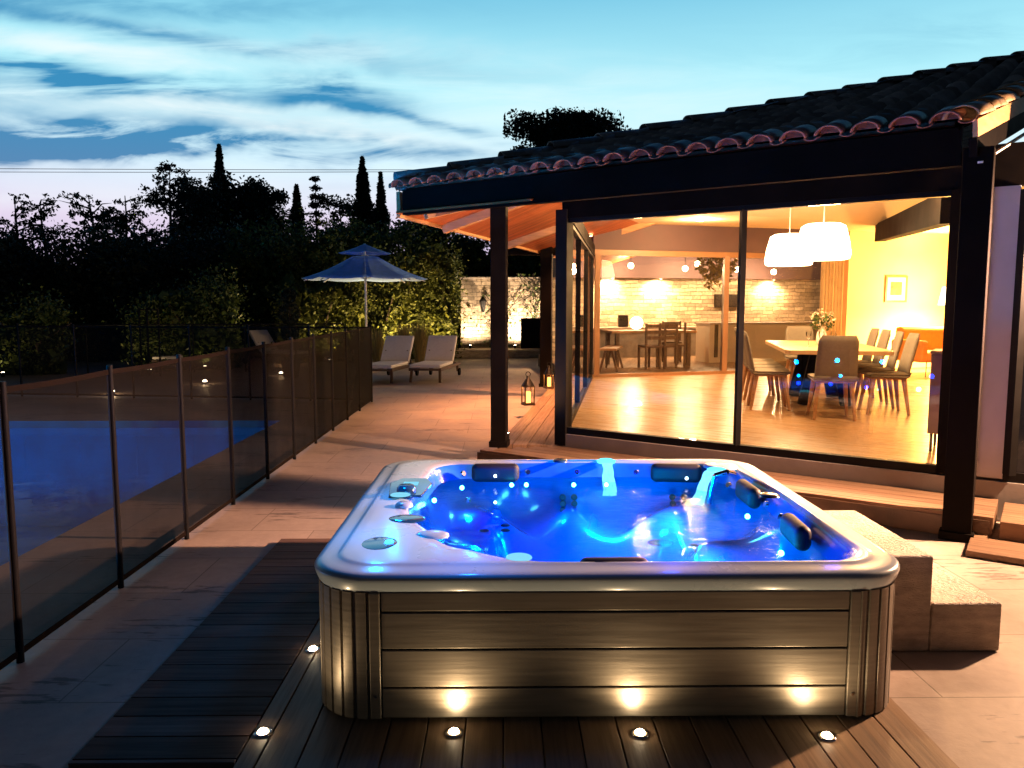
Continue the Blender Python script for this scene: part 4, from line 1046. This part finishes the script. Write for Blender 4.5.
# terrace lamps
for px, z, pw, lb in ((630, 2.55, 130, 'lit bulb hanging at the left over the bright stone wall'), (684, 2.5, 60, 'middle small lit bulb under the terrace roof'), (696, 2.62, 60, 'brightest lit bulb just left of the hanging plant'), (735, 2.5, 80, 'lit bulb right of the hanging plant on the terrace'), (772, 2.45, 110, 'lit bulb over the ivory counter of the terrace')):
    pp = 4.6; s = s_at(px, pp); loc = BW(s, pp, z)
    t = thing('terrace_bulb', lb, 'light bulb', loc, 0, 'lit bulbs under the terrace roof')
    MB().sphere((0, 0, 0), .07, 8).build('globe', M['bulb'], t); MB().tube((0, 0, .06), (0, 0, 2.96 - z), .008).build('cord', M['frame'], t)
    light('lamp', tuple(BN * .0 + Vector((0, 0, -.12))), (1, .64, .32), pw * 2, .08, t)
for px, pw, lb in ((612, 70, 'wall washer above the left end of the grey counter'), (660, 70, 'wall washer above the right end of the grey counter'), (772, 60, 'wall washer above the ivory counter')):
    loc = BW(s_at(px, 5.42), 5.42, 2.285); spot_fix(loc, lb, pw * 6.5, 'wall washers on the terrace stone wall', aim=(-.1, .5, -1), cone=150, name='wall_washer')
# hanging plant
hpnt = thing('hanging_plant', 'green trailing plant hanging behind the back glass doors', 'plant', BW(s_at(715, 1.2), 1.2, 2.3))
MB().lathe([(.10, -.10), (.15, .05), (.14, .05), (.09, -.09)], n=16).build('pot', M['travertine'], hpnt)
lf = MB(); leaves(lf, 420, (0, 0, .10), (.42, .42, .30), .10); leaves(lf, 160, (0, 0, -.15), (.30, .30, .28), .09); lf.build('foliage', leafm('trailing_leaves', (.22, .19, .05)), hpnt); MB().tube((0, 0, .05), (0, 0, .66), .006).build('cord', M['frame'], hpnt)
# terrace table, bench, chairs, globe lamp
tt = BW(s_at(648, 2.5), 2.5, .302)
t2 = thing('terrace_table', 'dark wooden table on the terrace seen through the back doors', 'table', tt, R(10))
MB().b2((-.95, -.42, .71), (.95, .42, .76)).build('tabletop', M['wood'], t2, bevel=.006)
for x in (-.8, .8):
    for y in (-.32, .32): MB().b2((x - .04, y - .04, 0), (x + .04, y + .04, .71)).build('leg', M['darkwood'], t2)
t3 = thing('bench', 'narrow wooden bench left of the terrace table', 'bench', BW(s_at(612, 1.6), 1.6, .302), R(75))
MB().b2((-.6, -.16, .42), (.6, .16, .46)).build('seat', M['wood'], t3)
for x in (-.48, .48):
    for y in (-1, 1): MB().bar((x, y * .06, .42), (x, y * .17, 0), .05, .04).build('leg', M['darkwood'], t3)
def tchair():
    t = thing('terrace_chair', 'x', 'chair', (0, 0, 0), 0, 'wooden chairs at the terrace table')
    MB().b2((-.22, -.22, .43), (.22, .22, .47)).build('seat', M['darkwood'], t)
    for z in (.60, .72, .84): MB().b2((-.20, -.225, z), (.20, -.205, z + .07)).build('back_slat', M['darkwood'], t)
    for x in (-.2, .2): MB().b2((x - .02, -.235, 0), (x + .02, -.195, .93)).build('leg', M['darkwood'], t); MB().b2((x - .02, .18, 0), (x + .02, .22, .43)).build('leg', M['darkwood'], t)
    return t
tc0 = tchair(); fi = True
for px, p_, a, lb in ((652, 1.7, 10, 'wooden terrace chair with its back to the doors, in front of the table'), (675, 2.1, 75, 'wooden terrace chair at the right end of the terrace table'), (663, 1.75, 20, 'wooden terrace chair at the near right corner of the table'), (672, 3.3, 170, 'wooden terrace chair on the far side of the terrace table')):
    c = tc0 if fi else copy_tree(tc0); fi = False; c.location = BW(s_at(px, p_), p_, .302); c.rotation_euler.z = R(a); c['label'] = lb
gl_ = tt + Vector((-.25, 0, .762)); t = thing('globe_lamp', 'glowing round lamp standing on the terrace table', 'table lamp', gl_)
MB().sphere((0, 0, .15), .14, 12).build('globe', emit('globe_glow', (1, .75, .42), 14), t); MB().lathe([(.07, 0), (.07, .015), (.02, .02), (.02, .04)], n=16).build('stand', M['frame'], t)
light('lamp', (0, -.0, .36), (1, .68, .36), 12, .1, t)

# ------------------------------------------------------------------ lanterns on the deck
def lantern(x, y, lb, s=1.0):
    t = thing('candle_lantern', lb, 'lantern', (x, y, DZ + .002), R(20), 'candle lanterns on the side deck')
    a = .085 * s; h = .34 * s
    MB().b2((-a - .012, -a - .012, 0), (a + .012, a + .012, .025)).build('base', M['darkwood'], t)
    m = MB()
    for i in (-1, 1):
        for j in (-1, 1): m.b2((i * a - .008, j * a - .008, .025), (i * a + .008, j * a + .008, h))
    for z in (.025, h - .012):
        for i in (-1, 1): m.b2((i * a - .006, -a, z), (i * a + .006, a, z + .012)); m.b2((-a, i * a - .006, z), (a, i * a + .006, z + .012))
    m.build('frame', M['darkwood'], t)
    MB().lathe([(a * 1.55, h), (a * 1.45, h + .01), (a * .6, h + .10), (a * .45, h + .105), (a * .4, h + .14), (.001, h + .15)], n=4).build('cap', M['frame'], t).rotation_euler.z = R(45)
    rg = MB(); rg.path([(.035 * math.cos(k * .524), 0, h + .17 + .035 * math.sin(k * .524)) for k in range(13)], .005, 6); rg.build('ring', M['frame'], t)
    MB().lathe([(.001, .03), (.04, .03), (.04, .19), (.001, .19)], n=16).build('candle', M['candle'], t)
    light('flame', (0, 0, .24), (1, .42, .1), 3, .03, t)
q = gp(528, 405, DZ); lantern(q.x, q.y, 'nearer candle lantern alone on the left edge of the side deck', .8)
lantern(q2.x + .03, q2.y - .30, 'candle lantern at the foot of the far house post', .72)

# ------------------------------------------------------------------ pool fence
FX = sum(gp(a, b, 0).x for a, b in ((22, 662), (120, 591), (183, 544), (263, 479))) / 4; FH = 1.245
fe = thing('pool_fence', 'long dark mesh safety fence between the pool and the hot tub', 'fence', (FX, 0, 0))
yf = gp(22, 662, 0).y; ys_ = (gp(263, 479, 0).y - yf) / 4
ys = [yf + ys_ * k for k in range(-2, 12)]
ys = [y for y in ys if y < 12.3] + [12.75]
ys = ys
def fpanel(a, b, par):
    n = 10; m = MB(); vs = []
    a, b = Vector(a), Vector(b)
    for i in range(n + 1):
        p = a.lerp(b, i / n); sag = .006 * math.sin(math.pi * i / n)
        for z in (.03, .6, FH - sag): vs.append((p.x, p.y, z))
    m.add(vs, [(3 * i + k, 3 * i + 3 + k, 3 * i + 4 + k, 3 * i + k + 1) for i in range(n) for k in (0, 1)], True)
    m.build('mesh_panel', M['net'], par)
    s = MB().bar((a.x, a.y, .045), (b.x, b.y, .045), .004, .03); s.build('bottom_strap', M['strap'], par)
    s = MB()
    for i in range(n):
        p, q = a.lerp(b, i / n), a.lerp(b, (i + 1) / n)
        s.bar((p.x, p.y, FH - .012 - .006 * math.sin(math.pi * i / n)), (q.x, q.y, FH - .012 - .006 * math.sin(math.pi * (i + 1) / n)), .004, .028)
    s.build('top_strap', M['strap'], par)
for a, b in zip(ys, ys[1:]): fpanel((0, a, 0), (0, b, 0), fe)
for y in ys: MB().tube((0, y, 0), (0, y, FH + .025), .017, .017, 10).build('post', M['post'], fe)
fe2 = thing('pool_fence', 'dark mesh safety fence along the far side of the pool', 'fence', (FX, ys[-1], 0))
x2 = [-.0 - 1.05 * k for k in range(0, 11)]
for a, b in zip(x2, x2[1:]): fpanel((a, -a * .14, 0), (b, -b * .14, 0), fe2)
for x in x2[1:]: MB().tube((x, -x * .14, 0), (x, -x * .14, FH + .025), .017, .017, 10).build('post', M['post'], fe2)

# ------------------------------------------------------------------ sun loungers
def lounger_proto():
    t = thing('sun_lounger', 'x', 'sun lounger', (0, 0, 0), 0, 'white cushioned sun loungers on the terrace')
    # foot towards -y, backrest rises at +y
    fr_ = MB()
    for x in (-.32, .32): fr_.b2((x - .025, -.95, .24), (x + .025, .95, .30))
    for y in (-.93, -.3, .3, .93): fr_.b2((-.295, y - .025, .25), (.295, y + .025, .29))
    fr_.build('frame', M['darkwood'], t)
    for x in (-.3, .3):
        MB().bar((x, -.86, .25), (x * 1.05, -.92, 0), .05, .05).build('leg', M['darkwood'], t)
        MB().bar((x, .80, .25), (x * 1.0, .86, .10), .05, .05).build('leg', M['darkwood'], t)
        w_ = MB(); w_.tube((x * 1.05, .86, .085), (x * 1.19, .86, .085), .085, .085, 16); w_.build('wheel', M['dark'], t)
    MB().b2((-.33, -.95, .303), (.33, .27, .375)).build('seat_cushion', M['whitefab'], t, bevel=.03)
    M_ = Matrix.Translation((0, .27, .345)) @ Matrix.Rotation(R(52), 4, 'X')
    bk = MB(); bk.box((0, 0, 0), (.66, .70, .075)); bk.v = [tuple(M_ @ (Vector(v) + Vector((0, .36, 0)))) for v in bk.v]
    bk.build('back_cushion', M['whitefab'], t, bevel=.03)
    pr = MB()
    for x in (-.25, .25): pr.bar((x, .42, .60), (x, .72, .28), .03, .03)
    pr.build('back_prop', M['darkwood'], t)
    return t
lp = lounger_proto()
def put_l(c, px, py, rz, lb): q = gp(px, py, 0); c.location = (q.x, q.y, 0); c.rotation_euler.z = R(rz); c['label'] = lb
put_l(lp, 391, 379, -10, 'white cushioned sun lounger beside the fence end, left of its twin')
put_l(copy_tree(lp), 436, 378.5, -9, 'white cushioned sun lounger nearer the stone wall, right of its twin')
put_l(copy_tree(lp), 170, 369, 20, 'white sun lounger behind the far pool fence, lit by the shrubs')
put_l(copy_tree(lp), 277, 364, 60, 'sun lounger mostly hidden behind the far end of the mesh fence')

# ------------------------------------------------------------------ parasol
UY = 18.6; UX = atY(366, UY, 1.5)
um = thing('parasol', 'blue two-tier parasol open above the loungers', 'parasol', (UX, UY, 0), R(11))
MB().tube((0, 0, 0), (0, 0, 3.05), .028, .026, 12).build('pole', M['paintwhite'], um)
MB().lathe([(.28, 0), (.28, .06), (.05, .09), (.05, .3)], n=20).build('base', M['travertine'], um)
def canopy(r0, z0, r1, z1, nm, mb=None):
    n = 8; m = MB(); sub = 6
    for k in range(n):
        a0, a1 = 2 * math.pi * k / n, 2 * math.pi * (k + 1) / n
        vs = []
        for i in range(sub + 1):
            t = i / sub; r = r0 + (r1 - r0) * t; z = z0 + (z1 - z0) * t - .05 * math.sin(math.pi * t) * (1 if r1 > 1 else .3)
            for j in range(sub + 1):
                u_ = j / sub; p = Vector((math.cos(a0), math.sin(a0), 0)).lerp(Vector((math.cos(a1), math.sin(a1), 0)), u_) * r
                vs.append((p.x, p.y, z - .035 * math.sin(math.pi * u_) * t * r1 / 1.45))
        m.add(vs, [(i * (sub + 1) + j, i * (sub + 1) + j + 1, (i + 1) * (sub + 1) + j + 1, (i + 1) * (sub + 1) + j) for i in range(sub) for j in range(sub)], True)
    o = m.build(nm, M['bluefab'], um); o.modifiers.new('s', 'SOLIDIFY').thickness = .006
canopy(.30, 2.74, 1.47, 2.22, 'canopy'); canopy(.02, 3.03, .62, 2.82, 'top_canopy')
for k in range(8):
    a = 2 * math.pi * k / 8; c_, s_ = math.cos(a), math.sin(a)
    MB().bar((.03 * c_, .03 * s_, 2.78), (1.42 * c_, 1.42 * s_, 2.165), .018, .022).build('rib', M['paintwhite'], um)
    MB().bar((.03 * c_, .03 * s_, 2.22), (.75 * c_, .75 * s_, 2.50), .014, .018).build('strut', M['paintwhite'], um)

# ------------------------------------------------------------------ stone garden wall far right of the terrace
SY = 25.0
x0, x1 = atY(461, SY), atY(600, SY)
gw = thing('garden_wall', 'lit rubble stone garden wall at the far end of the terrace', 'stone wall', (x0, SY, 0))
MB().b2((0, 0, 0), (x1 - x0, .4, 2.42)).build('wall', M['stonewall'], gw, bevel=.02)
MB().b2((-.02, -.02, 2.423), (x1 - x0 + .05, .43, 2.50)).build('coping', M['travertine'], gw, bevel=.01)
o = MB().b2((atY(452, 23.6), 23.4, .003), (atY(600, 23.6), 24.6, .24)).build('low_planter', M['travertine'], bevel=.02); tag(o, 'low pale stone ledge in front of the garden wall', 'ledge')
o = MB().b2((-.45, -.04, 0), (.45, .04, .95)).build('dark_panel', M['frame'], loc=(atY(535, 24.4), 24.3, .245), bevel=.01); tag(o, 'dark square panel standing on the stone ledge', 'panel')
# wall lantern and climbing plant
wt = thing('wall_lantern', 'unlit carriage lantern on the stone garden wall', 'wall lamp', (atY(483, SY, 1.9), SY - .14, 1.6))
MB().lathe([(.05, -.22), (.10, .10), (.13, .11), (.03, .26), (.001, .28)], n=6).build('lantern_body', M['frame'], wt); MB().bar((0, 0, .26), (0, .14, .30), .02, .02).build('bracket', M['frame'], wt)
cp_ = thing('climbing_plant', 'thin climbing plant on the stone garden wall', 'plant', (atY(500, SY), SY - .10, .24))
lf = MB(); pos = np.column_stack([rng.normal(0, .35, 190), rng.normal(-.03, .05, 190), np.abs(rng.normal(.8, .45, 190))]); quad_cloud(lf, pos, .10); lf.build('foliage', M['leaf'], cp_)
st_ = MB()
for k in range(6): st_.path([(0 + k * .05, 0, 0), (rng.normal(0, .2), -.02, .8), (rng.normal(0, .5), 0, 1.7)], .012, 5)
st_.build('stem', M['bark'], cp_)
cp2 = copy_tree(cp_); cp2.location = (atY(535, SY), SY - .10, .9); cp2['label'] = 'second climbing plant above the dark panel on the stone wall'

# ------------------------------------------------------------------ hedges and trees
def hedge(name, label, cat, pts, h, dep, n, size, m, lump=.5, group=None):
    """pts: list of (x, y, height) along the row"""
    t = thing(name, label, cat, (pts[0][0], pts[0][1], 0), 0, group); ox, oy = pts[0][0], pts[0][1]
    mb = MB(); cl_ = []
    nseg = len(pts) - 1
    ncl = max(6, n // 90)
    for _ in range(ncl):
        k = rng.integers(0, nseg); u_ = rng.random(); x = pts[k][0] + (pts[k + 1][0] - pts[k][0]) * u_; y = pts[k][1] + (pts[k + 1][1] - pts[k][1]) * u_; hh = pts[k][2] + (pts[k + 1][2] - pts[k][2]) * u_
        z = hh * (rng.random() ** .85) * (.93 + .14 * rng.random()); yy = y + rng.normal(0, dep * .30)
        r_ = rng.uniform(.30, .65) * lump * 1.4
        d = rng.normal(size=(90, 3)) * r_ * .55; cl_.append(np.array([x - ox, yy - oy, max(.15, z)]) + d * np.array([1, .9, 1.1]))
    pos = np.concatenate(cl_); pos[:, 2] = np.maximum(pos[:, 2], .03)
    quad_cloud(mb, pos, size)
    nin = int(n * .35); jj = rng.integers(0, nseg, nin); uu = rng.random(nin); A_ = np.array(pts)[jj]; B_ = np.array(pts)[jj + 1]; P3 = A_ + (B_ - A_) * uu[:, None]
    wob = .86 + .10 * np.sin(P3[:, 0] * 2.1) + .05 * np.sin(P3[:, 0] * 5.3 + 1)
    quad_cloud(mb, np.column_stack([P3[:, 0] - ox, P3[:, 1] - oy + rng.normal(0, dep * .14, nin), P3[:, 2] * rng.random(nin) * wob]), size * 3.0, .8)
    mb.build('foliage', m, t)
    st = MB()
    for k in range(int(ncl / 12) + 3):
        j = rng.integers(0, nseg); u_ = rng.random(); x = pts[j][0] + (pts[j + 1][0] - pts[j][0]) * u_ - ox; y = pts[j][1] + (pts[j + 1][1] - pts[j][1]) * u_ - oy; hh = pts[j][2]
        st.path([(x, y, 0), (x + rng.normal(0, .15), y + rng.normal(0, .15), hh * .5), (x + rng.normal(0, .3), y + rng.normal(0, .3), hh * .85)], [.05, .035, .015], 6)
    st.build('stems', M['bark'], t)
    return t
def X(px, Y): return atY(px, Y, 3)
hedge('hedge', 'tall dark hedge behind the pool at the left', 'hedge', [(X(-60, 22), 22.5, 3.5), (X(60, 22), 23, 3.35), (X(150, 23), 23.5, 3.5), (X(235, 24), 25, 3.9)], 4, 2.2, 34000, .13, M['leafd'], .8)
hedge('hedge', 'leafy hedge in the middle behind the blue parasol', 'hedge', [(X(225, 24), 24.5, 3.8), (X(300, 25), 25.5, 4.0), (X(370, 26), 27, 4.0), (X(462, 26), 27, 4.1)], 4.5, 2.0, 36000, .13, M['leaf'], .7)
hedge('hedge', 'dark hedge rising behind the stone garden wall', 'hedge', [(X(455, 27), 27.6, 4.6), (X(620, 27), 27.6, 4.2)], 4.2, 1.6, 18000, .13, M['leaf'], .7)
hedge('bamboo_clump', 'bright lit bamboo clump behind the right sun lounger', 'bamboo', [(X(378, 22.5), 23.0, 2.2), (X(405, 22.5), 23.2, 2.9), (X(452, 22.5), 23.6, 3.3)], 3, 1.0, 15000, .10, M['bamboo'], .55)
hedge('shrub', 'lit yellow green shrub left of the parasol pole', 'shrub', [(X(262, 20), 21.6, 2.0), (X(345, 20), 22.4, 2.3)], 2.5, .9, 9000, .10, M['bamboo'], .5)
hedge('shrub', 'lit shrub behind the white lounger across the pool', 'shrub', [(X(115, 18), 19.0, 1.5), (X(150, 18), 19.2, 1.9), (X(205, 18), 19.8, 2.3)], 2.2, .8, 8000, .09, M['leaf'], .5)
hedge('shrub', 'small lit shrub at the far left behind the pool fence', 'shrub', [(X(-30, 17), 18.0, 1.4), (X(25, 17), 18.2, 1.6)], 2, .7, 3500, .09, M['leaf'], .5)

def cypress(px, Y, top, wid, lb, n=5200, name='cypress_tree', taper=1.0):
    x = atY(px, Y, 6); t = thing(name, lb, 'cypress tree', (x, Y, 0), 0, 'trees on the skyline')
    h = top; u_ = rng.random(n); z = .6 + (h - .6) * u_; k = (z - .6) / (h - .6)
    prof = np.clip(np.minimum(1, (1 - k) * 1.9) ** .8, .02, 1) * wid * (.75 + .25 * np.sin(k * 23 + px) * np.sin(k * 11))
    a = rng.random(n) * 2 * math.pi; r_ = prof * np.sqrt(rng.random(n)) * (.9 + .25 * rng.random(n))
    mb = MB(); r_ = r_ * 1.45; quad_cloud(mb, np.column_stack([r_ * np.cos(a), r_ * np.sin(a), z]), .34 * max(.6, wid)); mb.build('crown', M['cypress'], t)
    MB().tube((0, 0, 0), (0, 0, h * .9), .14, .03, 8).build('trunk', M['bark'], t)
def zat(py, Y): return H + Y * math.tan(math.atan((384 - py) / F) - PITCH)
cypress(221, 34, zat(146, 34), .48, 'tallest narrow cypress standing alone left of centre')
cypress(363, 34, zat(158, 34), .62, 'broad pointed cypress above the parasol', 7000)
cypress(381, 35, zat(173, 35), .42, 'slim cypress just right of the broad one')
cypress(297, 36, zat(186, 36), .50, 'short cypress left of the fir on the skyline')
# fir with tiers
def fir(px, Y, top, lb):
    x = atY(px, Y, 6); t = thing('fir_tree', lb, 'fir tree', (x, Y, 0), 0, 'trees on the skyline'); mb = MB(); st = MB()
    st.tube((0, 0, 0), (0, 0, top), .12, .015, 7); P_ = []
    for k in range(16):
        z = top - .15 - k * .36; L_ = .12 + k * .075
        for j in range(7):
            a = rng.random() * 6.28; e = Vector((math.cos(a) * L_, math.sin(a) * L_, z + .05 - .03 * k)); st.tube((0, 0, z), e, .02, .006, 5)
            for q_ in range(26): u_ = rng.random(); P_.append([e.x * u_ + rng.normal(0, .06), e.y * u_ + rng.normal(0, .06), z + (e.z - z) * u_ + rng.normal(0, .05)])
    quad_cloud(mb, np.array(P_), .13); mb.build('crown', M['cypress'], t); st.build('trunk', M['bark'], t)
fir(316, 35, zat(177, 35), 'small tiered fir on the skyline above the parasol')

def tree(px, Y, top, cr, lb, n=6000, size=.15, m='leafd', openness=.5, cz=None, group='trees on the skyline', name='leafy_tree', cat='tree', rz_=None):
    """open-crowned tree: trunk, limbs, clumps at limb ends"""
    x = atY(px, Y, 6); t = thing(name, lb, cat, (x, Y, 0), 0, group); st = MB(); P_ = []
    rz_ = rz_ or cr * .75; cc = top - rz_
    lean = rng.normal(0, cr * .10)
    spine = [Vector((lean * k / 6 + rng.normal(0, .04), rng.normal(0, .04), (top - rz_ * .25) * k / 6)) for k in range(7)]
    st.path(spine, [.15, .13, .11, .085, .06, .04, .015], 8)
    nb = 34
    for k in range(nb):
        u_ = rng.uniform(.42, 1.0); a0 = spine[0].lerp(spine[6], u_); a = rng.random() * 6.28
        reach = cr * rng.uniform(.35, 1.0) * math.sqrt(max(.05, 1 - ((u_ - .68) / .45) ** 2)); e = np.array([a0.x + math.cos(a) * reach, a0.y + math.sin(a) * reach, min(top - .1, a0.z + rng.uniform(.05, .55) * reach + .05)])
        mid_ = (np.array(a0) + e) / 2 + rng.normal(0, .08, 3)
        st.path([tuple(a0), tuple(mid_), tuple(e)], [.035, .02, .006], 5)
        for q3_ in range(4):
            f_ = rng.uniform(.45, 1.05); cc_ = np.array(a0) + (e - np.array(a0)) * f_ + rng.normal(0, cr * .10, 3)
            rad = cr * rng.uniform(.08, .17) * (1.55 - openness * .75); nn = max(6, n // (nb * 4)); q_ = np.clip(rng.normal(size=(nn, 3)) * .5, -.85, .85)
            P_.append(cc_ + q_ * rad * np.array([1.25, 1.25, .8]))
    mb = MB(); quad_cloud(mb, np.concatenate(P_), size); mb.build('crown', M[m], t); st.build('trunk', M['bark'], t)
tree(12, 27, zat(196, 27), 1.2, 'small thin tree at the left edge of the skyline', 1600, .12, openness=1)
tree(42, 28, zat(199, 28), .9, 'second small thin tree from the left edge', 1200, .12, openness=1)
tree(97, 28, zat(190, 28), 1.3, 'open low tree left of the tall leaning tree', 2200, .13, openness=1)
tree(128, 29, zat(190, 29), 1.2, 'open low tree beside the tall leaning tree', 2200, .13, openness=.9)
tree(165, 30, zat(156, 30), 1.7, 'tall open branched tree left of the lone cypress', 4200, .14, openness=1, rz_=1.9)
tree(190, 30, zat(185, 30), 1.4, 'rounded tree directly left of the lone cypress', 5000, .14, openness=.3)
tree(243, 33, zat(186, 33), 1.9, 'round dark tree just right of the lone cypress', 22000, .17, openness=-.6, rz_=1.7)
tree(272, 34, zat(200, 34), 1.3, 'low dark tree right of the round dark one', 6000, .15, openness=0)
tree(340, 36, zat(198, 36), 1.5, 'low rounded tree between the fir and the broad cypress', 6000, .16, openness=0)
tree(205, 33, zat(196, 33), 2.2, 'wide dark tree behind the lone cypress', 10000, .17, openness=0)
tree(548, 40, zat(108, 40), 2.3, 'large round tree rising behind the tiled roof', 34000, .2, openness=-.9, rz_=2.1)
tree(590, 41, zat(118, 41), 2.0, 'smaller tree beside the large one behind the roof', 20000, .2, openness=-.6, rz_=1.5)
tree(430, 36, zat(205, 36), 2.2, 'dark tree mostly hidden behind the hedge and roof edge', 8000, .18, openness=0)

# feather grasses by the loungers
def tuft(px, Y, lb, h=1.0, m='straw'):
    t = MB(); x = atY(px, Y, .5)
    for k in range(420):
        a = rng.random() * 6.28; sp2 = rng.uniform(.05, .42) * h; r0 = rng.random() * .12; hh = h * rng.uniform(.6, 1.1)
        p0 = Vector((r0 * math.cos(a), r0 * math.sin(a), 0)); p1 = Vector((sp2 * .5 * math.cos(a), sp2 * .5 * math.sin(a), hh * .7)); p2 = Vector((sp2 * math.cos(a), sp2 * math.sin(a), hh))
        s_ = Vector((-math.sin(a), math.cos(a), 0)) * .006
        t.add([p0 - s_, p0 + s_, p1 + s_, p1 - s_, p2], [(0, 1, 2, 3), (3, 2, 4)])
    o = t.build('grass_tuft', M[m], loc=(x, Y, 0)); tag(o, lb, 'ornamental grass', 'feather grasses by the loungers')
tuft(378, 19.3, 'pale feather grass between the parasol pole and left lounger'); tuft(404, 20.3, 'pale feather grass showing between the two loungers', 1.1); tuft(420, 19.8, 'pale feather grass directly left of the right lounger', 1.15)
# topiary figure
tp = thing('topiary', 'dark potted topiary of stacked balls beyond the fence', 'topiary', (atY(290, 17.2, 1), 17.2, 0))
MB().lathe([(.001, 0), (.16, 0), (.22, .38), (.20, .38), (.001, .34)], n=18).build('pot', M['post'], tp)
MB().tube((0, 0, .3), (0, 0, 1.75), .02).build('stem', M['bark'], tp)
for z, r_ in ((1.80, .16), (1.42, .24), (1.0, .20)):
    lf = MB(); leaves(lf, 700, (0, 0, z), (r_, r_, r_), .07, shell=.6); lf.build('foliage_ball', M['cypress'], tp)
# pergola posts / gate by the far side
gt = thing('garden_gate', 'dark metal gate frame behind the far pool fence', 'gate', (atY(140, 17.5, 1), 17.5, 0))
for x in (0, .17, .42): MB().tube((x, 0, 0), (x, 0, 1.55), .022).build('gate_post', M['post'], gt)
MB().tube((0, 0, 1.5), (.42, 0, 1.5), .014).build('gate_rail', M['post'], gt)
# long black rail behind
rl = thing('garden_railing', 'long thin black railing in front of the hedge', 'railing', (atY(-40, 19, 1), 17.6, 0))
Lr_ = atY(345, 19, 1) - atY(-40, 19, 1)
MB().tube((0, 0, 1.14), (Lr_, 1.4, 1.14), .018).build('rail', M['post'], rl)
for k in range(9): x = Lr_ * k / 8; MB().tube((x, 1.4 * k / 8, 0), (x, 1.4 * k / 8, 1.14), .016).build('railing_post', M['post'], rl)

# uplights in the planting
for px, Y, pw, lb in ((398, 22.0, 95, 'garden uplight at the foot of the bright bamboo, left'), (444, 22.4, 60, 'garden uplight at the foot of the bright bamboo, right'), (283, 20.6, 45, 'garden uplight under the shrub left of the parasol'),
                      (330, 21.4, 45, 'garden uplight under the shrub behind the parasol pole'), (150, 18.1, 3.5, 'garden uplight behind the white lounger across the pool'), (118, 18.2, 3.5, 'garden uplight left of the metal gate'), (3, 17.4, 2.5, 'garden uplight at the far left shrub'), (205, 19.2, 3, 'garden uplight behind the far fence middle')):
    uplight(atY(px, Y, 0), Y, 0, lb, pw * 6, 'uplights in the garden planting', c=(1, .66, .26))
for px, pw, lb in ((470, 330, 'uplight washing the left end of the stone garden wall'), (515, 700, 'uplight washing the stone garden wall by the dark panel'), (560, 900, 'uplight on the garden wall hidden behind the house post')):
    uplight(atY(px, 24.2, .3), 24.35, .245, lb, pw, 'uplights at the stone garden wall', c=(1, .74, .48), aim=(0, .35, 1))
# ground spots beyond the pool seen through the fence
for px, py, lb in ((112, 393, 'small bright ground spot at the left beyond the pool'), (205, 383, 'small bright ground spot in the middle beyond the pool'), (281, 374.5, 'small bright ground spot right beyond the pool'), (293, 365, 'farthest small bright ground spot beyond the pool')):
    q = gp(px, py, 0.02)
    t = thing('ground_spot', lb, 'spot light', (q.x, q.y, .0), 0, 'ground spots beyond the pool')
    MB().lathe([(.06, 0), (.06, .03), (.05, .05)], n=16).build('ring', M['chrome'], t); MB().sphere((0, 0, .045), .045, 8).build('lens', M['spot'], t)
    light('lamp', (0, 0, .14), WARM, 5, .04, t)

# overhead cables
cbz = thing('overhead_cables', 'two thin overhead cables crossing the evening sky', 'cables')
for k, (ya, yb) in enumerate(((169.5, 168.5), (173.0, 169.5))):
    Y = 60; m = MB(); pts = []
    for i in range(31):
        px = -60 + (700 + 60) * i / 30; py = ya + (yb - ya) * i / 30 + 1.2 * math.sin(math.pi * i / 30)
        z = zat(py, Y); pts.append((atY(px, Y, z), Y, z))
    m.path(pts, .022, 5); m.build('cable', M['post'], cbz)

# ------------------------------------------------------------------ render settings
sc.render.engine = 'CYCLES'
sc.cycles.use_denoising = True
try: sc.cycles.denoiser = 'OPENIMAGEDENOISE'
except Exception: pass
sc.cycles.max_bounces = 7; sc.cycles.diffuse_bounces = 3; sc.cycles.glossy_bounces = 4; sc.cycles.transparent_max_bounces = 24; sc.cycles.transmission_bounces = 4
sc.cycles.sample_clamp_indirect = 6; sc.cycles.caustics_reflective = False; sc.cycles.caustics_refractive = False
sc.view_settings.view_transform = 'Standard'; sc.view_settings.look = 'None'; sc.view_settings.gamma = 1; sc.view_settings.exposure = 0.12
